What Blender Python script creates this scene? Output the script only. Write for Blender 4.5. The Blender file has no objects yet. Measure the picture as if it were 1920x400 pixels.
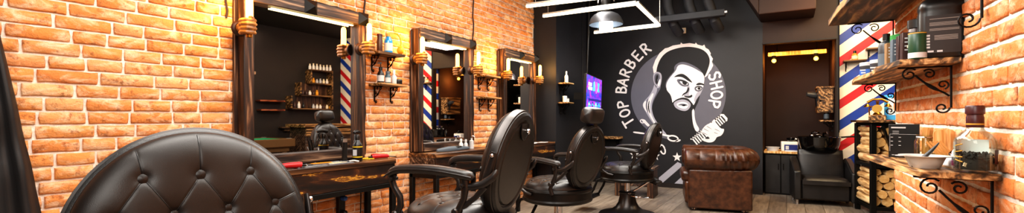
import bpy, bmesh, math, random
import numpy as np
from mathutils import Vector, Matrix
from mathutils.geometry import tessellate_polygon
random.seed(7)
SC = bpy.context.scene
COL = SC.collection
PI = math.pi
R = math.radians

# ------------------------------------------------------------------ materials
def lin(h):
    h = h.lstrip('#')
    v = [int(h[i:i+2], 16)/255 for i in (0, 2, 4)]
    return tuple(((c/12.92) if c <= .04045 else ((c+.055)/1.055)**2.4) for c in v) + (1,)

class NT:
    def __init__(s, name):
        s.m = bpy.data.materials.new(name); s.m.use_nodes = True
        s.t = s.m.node_tree; s.b = s.t.nodes['Principled BSDF']
    def n(s, typ, **kw):
        nd = s.t.nodes.new(typ)
        for k, v in kw.items():
            if k in nd.inputs: nd.inputs[k].default_value = v
            else: setattr(nd, k, v)
        return nd
    def l(s, a, b): s.t.links.new(a, b)
    def coord(s, scale=(1, 1, 1), kind='Object'):
        tc = s.n('ShaderNodeTexCoord'); mp = s.n('ShaderNodeMapping')
        mp.inputs['Scale'].default_value = scale
        s.l(tc.outputs[kind], mp.inputs['Vector']); return mp.outputs['Vector']
    def noise(s, vec, scale=5, detail=4, rough=.5, dist=0):
        nd = s.n('ShaderNodeTexNoise'); nd.inputs['Scale'].default_value = scale
        nd.inputs['Detail'].default_value = detail; nd.inputs['Roughness'].default_value = rough
        nd.inputs['Distortion'].default_value = dist
        s.l(vec, nd.inputs['Vector']); return nd.outputs['Fac']
    def ramp(s, fac, stops, interp='LINEAR'):
        r = s.n('ShaderNodeValToRGB'); cr = r.color_ramp; cr.interpolation = interp
        while len(cr.elements) < len(stops): cr.elements.new(.5)
        for e, (p, c) in zip(cr.elements, stops):
            e.position = p; e.color = lin(c) if isinstance(c, str) else (c[0], c[1], c[2], 1)
        s.l(fac, r.inputs['Fac']); return r.outputs['Color']
    def mix(s, fac, a, b, mode='MIX'):
        m = s.n('ShaderNodeMix', data_type='RGBA', blend_type=mode)
        if isinstance(fac, (int, float)): m.inputs[0].default_value = fac
        else: s.l(fac, m.inputs[0])
        for i, v in ((6, a), (7, b)):
            if isinstance(v, (tuple, list)): m.inputs[i].default_value = v
            elif isinstance(v, str): m.inputs[i].default_value = lin(v)
            else: s.l(v, m.inputs[i])
        return m.outputs[2]
    def bump(s, h, strength=.3, dist=.01):
        b = s.n('ShaderNodeBump'); b.inputs['Strength'].default_value = strength
        b.inputs['Distance'].default_value = dist
        s.l(h, b.inputs['Height']); s.l(b.outputs['Normal'], s.b.inputs['Normal'])
    def set(s, **kw):
        for k, v in kw.items():
            k = k.replace('_', ' ')
            if isinstance(v, str): v = lin(v)
            s.b.inputs[k].default_value = v
        return s

def plain(name, col, rough=.5, metal=0, spec=.5, var=.12, scale=18, bump=0, coat=0):
    m = NT(name); c = lin(col)
    v = m.coord(); f = m.noise(v, scale, 3)
    d = tuple(x*(1-var) for x in c[:3]) + (1,); e = tuple(min(1, x*(1+var)) for x in c[:3]) + (1,)
    m.l(m.mix(f, d, e), m.b.inputs['Base Color'])
    m.set(Roughness=rough, Metallic=metal)
    m.b.inputs['Specular IOR Level'].default_value = spec
    if coat: m.b.inputs['Coat Weight'].default_value = coat
    if bump: m.bump(m.noise(v, scale*6, 3), bump, .003)
    return m.m

def emit(name, col, strength):
    m = NT(name); m.set(Base_Color=col, Emission_Color=col, Emission_Strength=strength, Roughness=.4); return m.m

def wood(name, stops, axis=1, sc=14, stretch=.09, rough=.45, bump=.25, dist=1.2):
    m = NT(name); s = [1, 1, 1]; s[axis] = stretch
    v = m.coord(tuple(s))
    f = m.noise(v, sc, 6, .62, dist)
    w = m.n('ShaderNodeTexWave', wave_type='BANDS', bands_direction='DIAGONAL')
    w.inputs['Scale'].default_value = sc*.45; w.inputs['Distortion'].default_value = 9
    w.inputs['Detail'].default_value = 3; w.inputs['Detail Scale'].default_value = 1.2
    m.l(v, w.inputs['Vector'])
    mx = m.n('ShaderNodeMath', operation='MULTIPLY_ADD'); m.l(w.outputs['Fac'], mx.inputs[0])
    mx.inputs[1].default_value = .16; m.l(f, mx.inputs[2])
    sb = m.n('ShaderNodeMath', operation='SUBTRACT'); m.l(mx.outputs[0], sb.inputs[0]); sb.inputs[1].default_value = .08
    ct = m.n('ShaderNodeMath', operation='MULTIPLY_ADD'); m.l(sb.outputs[0], ct.inputs[0]); ct.inputs[1].default_value = 2.0; ct.inputs[2].default_value = -.5
    m.l(m.ramp(ct.outputs[0], stops), m.b.inputs['Base Color'])
    m.set(Roughness=rough); m.bump(sb.outputs[0], bump, .004)
    return m.m

def leather(name, a, b, rough=.34, scale=140, patch=6):
    m = NT(name); v = m.coord()
    p = m.noise(v, patch, 5, .6)
    m.l(m.ramp(p, [(.35, a), (.68, b)]), m.b.inputs['Base Color'])
    rr = m.n('ShaderNodeMapRange'); rr.inputs[3].default_value = rough-.06; rr.inputs[4].default_value = rough+.1
    m.l(p, rr.inputs[0]); m.l(rr.outputs[0], m.b.inputs['Roughness'])
    vo = m.n('ShaderNodeTexVoronoi'); vo.inputs['Scale'].default_value = scale*5; m.l(v, vo.inputs['Vector'])
    m.bump(vo.outputs['Distance'], .22, .0006)
    return m.m

def brick_mat(name, stops, pale):
    m = NT(name); v = m.coord()
    g = m.n('ShaderNodeNewGeometry')
    c = m.ramp(g.outputs['Random Per Island'], stops)
    st = m.noise(m.coord((1, 1, 2.2)), 9, 7, .68, .6)
    c = m.mix(m.ramp(st, [(.47, (0, 0, 0)), (.68, (.72, .72, .72))]), c, pale)
    dk = m.noise(v, 26, 5, .7)
    c = m.mix(m.ramp(dk, [(.32, (.75, .75, .75)), (.45, (0, 0, 0))]), c, '#8a4a22')
    m.l(c, m.b.inputs['Base Color']); m.set(Roughness=.82)
    h = m.noise(v, 55, 7, .68, .4)
    m.bump(h, .75, .012)
    return m.m

def wallpaint(name, a, b, rough=.6):
    m = NT(name); v = m.coord(); f = m.noise(v, 1.6, 6, .6)
    m.l(m.ramp(f, [(.3, a), (.7, b)]), m.b.inputs['Base Color']); m.set(Roughness=rough)
    m.bump(m.noise(v, 60, 4), .12, .004); return m.m

M = {}
M['brick_l'] = brick_mat('orange_brick', [(0, '#d58243'), (.3, '#de9553'), (.6, '#d78846'), (.85, '#e4aa74'), (1, '#c9743a')], '#f2dcc0')
M['brick_r'] = brick_mat('warm_brick', [(0, '#d67c3c'), (.35, '#de8c4b'), (.7, '#d07335'), (1, '#e39c62')], '#efcfae')
def mortar():
    m = NT('pale_mortar'); v = m.coord(); f = m.noise(v, 30, 6, .7)
    m.l(m.ramp(f, [(.25, '#cfc1b2'), (.6, '#f2ebe2')]), m.b.inputs['Base Color']); m.set(Roughness=.9)
    m.bump(m.noise(v, 90, 6, .7), .8, .008); return m.m
M['mortar'] = mortar()
M['dark_wall'] = wallpaint('charcoal_wall_paint', '#19191c', '#222226', .5)
M['dark_wall2'] = wallpaint('brown_black_wall_paint', '#1a1513', '#251d1a', .6)
M['amber_lit_wall'] = wallpaint('amber_tinted_dark_wall', '#261710', '#332016', .6)  # amber lamp light tinted into the dark wall colour around the niche
M['ceil'] = wallpaint('black_ceiling_paint', '#1a1817', '#242120', .8)
M['burnt'] = wood('burnt_dark_wood', [(.12, '#130b08'), (.50, '#362218'), (.66, '#5a3b28'), (.88, '#8f6a4c')], 2, 26, .06)
M['burnt_h'] = wood('burnt_dark_wood_level', [(.12, '#120b08'), (.45, '#352620'), (.66, '#5c4536'), (.90, '#987c62')], 1, 26, .06)
M['apron'] = wood('burnt_table_wood', [(.25, '#0d0604'), (.52, '#2b1509'), (.64, '#4f2a10'), (.69, '#c08a34'), (.74, '#4f2a10'), (.90, '#b07a30')], 1, 7, .22)
M['tabletop'] = wood('table_top_wood', [(.10, '#24150c'), (.45, '#4d301c'), (.7, '#7d5432'), (.95, '#b38a5e')], 1, 20, .06, .35)
M['rustic'] = wood('rustic_shelf_wood', [(.28, '#33210f'), (.46, '#6f4d2a'), (.62, '#a3784a'), (.82, '#cfaa78')], 1, 22, .08, .5, .5)
M['rustic_dark'] = wood('rustic_shelf_wood_dark', [(.28, '#23170c'), (.46, '#46301a'), (.62, '#735030'), (.82, '#a88454')], 1, 15, .09, .55, .6)
M['pale_wood'] = wood('pale_wood', [(.2, '#c08a4a'), (.5, '#ddb072'), (.8, '#efd09a')], 2, 26, .1, .5, .1)
M['hand'] = wood('carved_hand_wood', [(.1, '#4e2c10'), (.5, '#94602c'), (.9, '#c08a48')], 0, 18, .15, .4, .15)
M['hand_d'] = plain('dark_turned_wood', '#2a160c', .45)
M['leather'] = leather('black_leather', '#191818', '#262424', .34)
M['leather_br'] = leather('foreground_brown_black_leather', '#120e0c', '#1c1613', .36); M['leather_br'].node_tree.nodes['Principled BSDF'].inputs['Specular IOR Level'].default_value = .34
M['leather_seat'] = leather('worn_black_leather', '#191717', '#262221', .34)
M['sofa'] = leather('brown_antiqued_leather', '#2c170d', '#5a3520', .3, 90, 14)
M['blackmetal'] = plain('black_painted_metal', '#141312', .42, .5)
M['gunmetal'] = plain('dark_bronze_metal', '#3c3938', .32, .8, var=.3, scale=9)
M['shell'] = plain('dark_grained_shell', '#1d1c1c', .36, .3, var=.3, scale=40, bump=.2)
M['chrome'] = plain('chrome', '#c9c9cc', .12, 1, var=.03)
M['iron'] = plain('wrought_iron', '#171311', .45, .7, bump=.3)
M['brass'] = plain('aged_brass', '#a8762c', .3, 1, var=.25)
M['amber'] = emit('amber_bulb_glow', (1, .44, .06, 1), 12)
M['niche_bulb'] = emit('orange_bulb_glow', (1, .45, .04, 1), 10)
M['led'] = emit('warm_white_led', (1, .84, .56, 1), 4)
M['led_s'] = emit('mirror_led_strip', (1, .80, .38, 1), 4)
M['white_bulb'] = emit('cool_white_bulb', (.72, .9, 1, 1), 22)
M['alu'] = plain('led_profile_aluminium', '#b9b3a8', .35, .6)
M['grey_metal'] = plain('grey_lamp_metal', '#55565a', .4, .6)
M['duct'] = plain('dark_grey_duct', '#2a2a2c', .6, .2, var=.3, scale=6)
def mirror_mat():
    m = NT('silvered_mirror'); m.set(Base_Color=(.86, .84, .82, 1), Metallic=1.0, Roughness=.015)
    return m.m
M['mirror'] = mirror_mat()
def glass(name, col=(1, 1, 1, 1), rough=.02, ior=1.45):
    m = NT(name); m.set(Base_Color=col, Roughness=rough, IOR=ior); m.b.inputs['Transmission Weight'].default_value = 1
    return m.m
def thin_glass():
    m = NT('thin_clear_glass'); t = m.t; out = t.nodes['Material Output']
    tr = m.n('ShaderNodeBsdfTransparent'); tr.inputs[0].default_value = (.93, .96, .93, 1)
    gl = m.n('ShaderNodeBsdfGlossy'); gl.inputs['Roughness'].default_value = .04
    fr = m.n('ShaderNodeFresnel'); fr.inputs[0].default_value = 1.45
    ms = m.n('ShaderNodeMixShader'); hf = m.n('ShaderNodeMath', operation='MULTIPLY'); m.l(fr.outputs[0], hf.inputs[0]); hf.inputs[1].default_value = .45; m.l(hf.outputs[0], ms.inputs[0]); m.l(tr.outputs[0], ms.inputs[1]); m.l(gl.outputs[0], ms.inputs[2])
    m.l(ms.outputs[0], out.inputs['Surface']); return m.m
M['glass'] = thin_glass()
M['blue_glass'] = plain('blue_liquid_bottle', '#1f7fc4', .12, 0, .6, var=.3, scale=30, coat=.6)
def frost():
    m = NT('frosted_plastic'); m.set(Base_Color='#e9e6e1', Roughness=.35); m.b.inputs['Transmission Weight'].default_value = .25; m.b.inputs['Subsurface Weight'].default_value = .3; m.b.inputs['Subsurface Radius'].default_value = (.02, .02, .02)
    return m.m
M['frost'] = frost()
for k, c, r in (('black_pl', '#131212', .32), ('grey_pl', '#34373c', .34), ('brown_pl', '#3c2420', .35), ('jug_label', '#1c1413', .4), ('dim_text', '#8d8580', .5), ('white_pl', '#e6e2dc', .4),
                ('cream', '#ead9b8', .5), ('green_pl', '#123f27', .35), ('green_cap', '#1d8a3a', .4), ('red_pl', '#a8141a', .35),
                ('yellow', '#d9b520', .45), ('orange_y', '#e39a1c', .45), ('purple', '#a3217f', .4), ('maroon', '#3d1216', .35),
                ('blue', '#2f62b5', .4), ('skyblue', '#3fa3e0', .4), ('paper', '#eceff5', .7), ('hairc', '#2a2523', .8),
                ('gold', '#b08a3a', .35), ('navy', '#1e2a6e', .5), ('felt', '#10a06c', .95), ('poolwood', '#5f4427', .45),
                ('lightgrey', '#bfc0c2', .5), ('card', '#8b6a45', .7), ('slate', '#55606a', .5), ('teal', '#3d5560', .4)):
    M[k] = plain(k + '_surface', c, r)
M['cape'] = plain('black_cape_cloth', '#131315', .5, bump=.15, scale=60)
M['log_bark'] = wood('log_side_wood', [(.25, '#a67c4c'), (.5, '#dcb67e'), (.75, '#f3d9a8')], 1, 16, .12, .8, .5)
def logend():
    m = NT('log_cut_end'); v = m.coord()
    g = m.n('ShaderNodeObjectInfo'); f = m.noise(v, 30, 5, .6)
    c = m.ramp(f, [(.3, '#c8914c'), (.55, '#e3b878'), (.8, '#f0d3a0')])
    c2 = m.mix(m.ramp(g.outputs['Random'], [(0, (0, 0, 0)), (1, (.5, .5, .5))]), c, '#b98446')
    m.l(c2, m.b.inputs['Base Color']); m.set(Roughness=.8); m.bump(f, .3, .004); return m.m
M['log_end'] = logend()
def floor_mat():
    m = NT('grey_wood_floor_planks'); v = m.coord()
    rot = m.n('ShaderNodeMapping'); rot.inputs['Rotation'].default_value = (0, 0, R(90)); m.l(v, rot.inputs['Vector'])
    b = m.n('ShaderNodeTexBrick'); b.inputs['Scale'].default_value = 1; b.inputs['Brick Width'].default_value = 1.2
    b.inputs['Row Height'].default_value = .19; b.inputs['Mortar Size'].default_value = .004
    b.inputs['Color1'].default_value = lin('#a89a8a'); b.inputs['Color2'].default_value = lin('#877a6d'); b.inputs['Mortar'].default_value = lin('#5d5247')
    m.l(rot.outputs[0], b.inputs['Vector'])
    f = m.noise(m.coord((1, .12, 1)), 22, 6, .6, .8)
    c = m.mix(m.ramp(f, [(.3, (0, 0, 0)), (.7, (.75, .75, .75))]), b.outputs['Color'], '#574c43')
    m.l(c, m.b.inputs['Base Color']); m.set(Roughness=.42); m.bump(f, .1, .004); return m.m
M['floor'] = floor_mat()
def stripe_mat():
    m = NT('painted_barber_stripes'); tc = m.n('ShaderNodeTexCoord'); sp = m.n('ShaderNodeSeparateXYZ'); m.l(tc.outputs['Object'], sp.inputs[0])
    a = m.n('ShaderNodeMath', operation='MULTIPLY_ADD'); m.l(sp.outputs['X'], a.inputs[0]); a.inputs[1].default_value = .80; 
    ng = m.n('ShaderNodeMath', operation='MULTIPLY'); m.l(sp.outputs['Z'], ng.inputs[0]); ng.inputs[1].default_value = -1
    m.l(ng.outputs[0], a.inputs[2])
    P = .567
    o = m.n('ShaderNodeMath', operation='ADD'); m.l(a.outputs[0], o.inputs[0]); o.inputs[1].default_value = 1.888-.80*.587
    d = m.n('ShaderNodeMath', operation='DIVIDE'); m.l(o.outputs[0], d.inputs[0]); d.inputs[1].default_value = P
    fr = m.n('ShaderNodeMath', operation='FRACT'); m.l(d.outputs[0], fr.inputs[0])
    c = m.ramp(fr.outputs[0], [(0, '#c8202b'), (.22, '#f4ead8'), (.48, '#1d3f9c'), (.72, '#f4ead8')], 'CONSTANT')
    gr = m.noise(m.coord(), 3, 5, .6)
    c = m.mix(m.ramp(gr, [(.5, (0, 0, 0)), (.8, (.14, .14, .14))]), c, '#8a6a50')
    m.l(c, m.b.inputs['Base Color']); m.set(Roughness=.45); return m.m
M['stripes'] = stripe_mat()
MUR = {'w': '#e9e4e2', 'p': '#f0e2dc', 'k': '#141416', 'g': '#62626c', 'l': '#a9a8b2', 'd': '#4a4a53'}
for k, c in MUR.items(): M['mural_' + k] = plain('mural_paint_' + k, c, .6, var=.06, scale=8)

# ------------------------------------------------------------------ mesh building
class MB:
    def __init__(s): s.v = []; s.f = []; s.mi = []
    def add(s, vs, fs, mi=0):
        o = len(s.v); s.v += [tuple(p) for p in vs]; s.f += [tuple(i+o for i in f) for f in fs]; s.mi += [mi]*len(fs); return s
    def box(s, c, d, rz=0, mi=0, mat=None):
        x, y, z = d[0]/2, d[1]/2, d[2]/2
        vs = [Vector((a*x, b*y, e*z)) for a, b, e in ((-1,-1,-1),(1,-1,-1),(1,1,-1),(-1,1,-1),(-1,-1,1),(1,-1,1),(1,1,1),(-1,1,1))]
        m = mat or Matrix.Rotation(rz, 3, 'Z')
        vs = [m @ v + Vector(c) for v in vs]
        return s.add(vs, [(0,3,2,1),(4,5,6,7),(0,1,5,4),(1,2,6,5),(2,3,7,6),(3,0,4,7)], mi)
    def bar(s, p, q, w, h, up=(0,0,1), mi=0):
        p, q = Vector(p), Vector(q); d = (q-p); L = d.length; d.normalize(); u = Vector(up)
        sd = d.cross(u).normalized(); u = sd.cross(d)
        m = Matrix((d, sd, u)).transposed()
        return s.box((p+q)/2, (L, w, h), mat=m, mi=mi)
    def tube(s, pts, r, n=10, closed=False, cap=True, mi=0, sy=1.0):
        pts = [Vector(p) for p in pts]; N = len(pts)
        rr = r if isinstance(r, (list, tuple)) else [r]*N
        tang = []
        for i in range(N):
            a = pts[(i-1) % N] if (closed or i > 0) else pts[i]; b = pts[(i+1) % N] if (closed or i < N-1) else pts[i]
            tang.append((b-a).normalized())
        ref = Vector((0, 0, 1)) if abs(tang[0].z) < .9 else Vector((1, 0, 0))
        u = (ref - tang[0]*ref.dot(tang[0])).normalized()
        vs = []
        for i in range(N):
            u = (u - tang[i]*u.dot(tang[i])).normalized(); w = tang[i].cross(u)
            for k in range(n):
                a = 2*PI*k/n; vs.append(pts[i] + (u*math.cos(a) + w*math.sin(a)*sy)*rr[i])
        fs = []
        for i in range(N if closed else N-1):
            j = (i+1) % N
            for k in range(n): fs.append((i*n+k, i*n+(k+1) % n, j*n+(k+1) % n, j*n+k))
        if cap and not closed: fs += [tuple(range(n))[::-1], tuple(range((N-1)*n, N*n))]
        return s.add(vs, fs, mi)
    def lathe(s, prof, n=24, c=(0,0,0), sx=1, sy=1, mi=0, axis='z', cap=True):
        c = Vector(c); vs = []; N = len(prof)
        for r, z in prof:
            for k in range(n):
                a = 2*PI*k/n; p = Vector((r*math.cos(a)*sx, r*math.sin(a)*sy, z))
                if axis == 'x': p = Vector((p.z, p.x, p.y))
                if axis == 'y': p = Vector((p.y, p.z, p.x))
                vs.append(c+p)
        fs = [(i*n+k, i*n+(k+1) % n, (i+1)*n+(k+1) % n, (i+1)*n+k) for i in range(N-1) for k in range(n)]
        if cap: fs += [tuple(range(n))[::-1], tuple(range((N-1)*n, N*n))]
        return s.add(vs, fs, mi)
    def ball(s, c, r, n=16, m=10, mi=0):
        r = (r, r, r) if isinstance(r, (int, float)) else r
        vs = [Vector(c)+Vector((0, 0, -r[2]))]
        for i in range(1, m):
            t = -PI/2+PI*i/m
            for k in range(n):
                a = 2*PI*k/n; vs.append(Vector(c)+Vector((r[0]*math.cos(t)*math.cos(a), r[1]*math.cos(t)*math.sin(a), r[2]*math.sin(t))))
        vs.append(Vector(c)+Vector((0, 0, r[2]))); e = len(vs)-1
        fs = [(0, 1+(k+1) % n, 1+k) for k in range(n)]
        for i in range(m-2):
            for k in range(n): fs.append((1+i*n+k, 1+i*n+(k+1) % n, 1+(i+1)*n+(k+1) % n, 1+(i+1)*n+k))
        fs += [(1+(m-2)*n+k, 1+(m-2)*n+(k+1) % n, e) for k in range(n)]
        return s.add(vs, fs, mi)
    def prism(s, poly, o, ax, ay, depth, mi=0):
        """polygon in plane (o, ax, ay) extruded by vector depth"""
        o, ax, ay, dp = Vector(o), Vector(ax), Vector(ay), Vector(depth); n = len(poly)
        a = [o+ax*x+ay*y for x, y in poly]; vs = a+[p+dp for p in a]
        tri = tessellate_polygon([[Vector((x, y, 0)) for x, y in poly]])
        fs = [tuple(t) for t in tri]+[tuple(i+n for i in t[::-1]) for t in tri]
        fs += [(i, (i+1) % n, (i+1) % n+n, i+n) for i in range(n)]
        return s.add(vs, fs, mi)
    def grid(s, P, mi=0):
        nu, nv = len(P), len(P[0]); vs = [p for row in P for p in row]
        return s.add(vs, [(i*nv+j, (i+1)*nv+j, (i+1)*nv+j+1, i*nv+j+1) for i in range(nu-1) for j in range(nv-1)], mi)
    def mesh(s, name, smooth=True, ang=38):
        me = bpy.data.meshes.new(name); me.from_pydata(s.v, [], s.f); me.validate()
        bm = bmesh.new(); bm.from_mesh(me); bmesh.ops.recalc_face_normals(bm, faces=bm.faces); 
        if len(s.mi) == len(bm.faces):
            bm.faces.ensure_lookup_table()
            for f, k in zip(bm.faces, s.mi): f.material_index = k
        bm.to_mesh(me); bm.free()
        if smooth and len(me.polygons):
            me.polygons.foreach_set('use_smooth', [True]*len(me.polygons)); me.set_sharp_from_angle(angle=R(ang))
        me.update(); return me
    def build(s, name, mats, parent=None, loc=(0,0,0), rot=(0,0,0), bevel=0, smooth=True, ang=38):
        me = s.mesh(name, smooth, ang); return link(name, me, mats, parent, loc, rot, bevel)

def link(name, me, mats, parent=None, loc=(0,0,0), rot=(0,0,0), bevel=0):
    if not isinstance(mats, (list, tuple)): mats = [mats]
    if not len(me.materials):
        for m in mats: me.materials.append(M[m] if isinstance(m, str) else m)
    o = bpy.data.objects.new(name, me); COL.objects.link(o); o.location = loc; o.rotation_euler = rot
    if parent: o.parent = parent
    if bevel:
        b = o.modifiers.new('bevel', 'BEVEL'); b.width = bevel; b.segments = 2; b.limit_method = 'ANGLE'
    return o

def tag(o, label, cat, group=None, kind=None):
    o['label'] = label; o['category'] = cat
    if group: o['group'] = group
    if kind: o['kind'] = kind
    return o
def thing(name, label, cat, loc=(0,0,0), rz=0, group=None):
    o = bpy.data.objects.new(name, None); COL.objects.link(o); o.empty_display_size = .05
    o.location = loc; o.rotation_euler = (0, 0, rz); return tag(o, label, cat, group)
def struct(o): o['kind'] = 'structure'; return o
def copy_tree(o, parent=None):
    c = o.copy(); COL.objects.link(c)
    if parent: c.parent = parent
    for ch in list(o.children): copy_tree(ch, c)
    return c
def bake(o):
    dg = bpy.context.evaluated_depsgraph_get(); me = bpy.data.meshes.new_from_object(o.evaluated_get(dg)); 
    o.modifiers.clear(); o.data = me; me.polygons.foreach_set('use_smooth', [True]*len(me.polygons)); return o
def spiral(c, r0, r1, a0, turns, ex, ez, n=18):
    c, ex, ez = Vector(c), Vector(ex), Vector(ez); out = []
    for i in range(n+1):
        t = i/n; a = a0+turns*2*PI*t; r = r0+(r1-r0)*t; out.append(c+ex*(r*math.cos(a))+ez*(r*math.sin(a)))
    return out
MURAL_DISC= ((-1.464, 1.447), 0.703)
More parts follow.
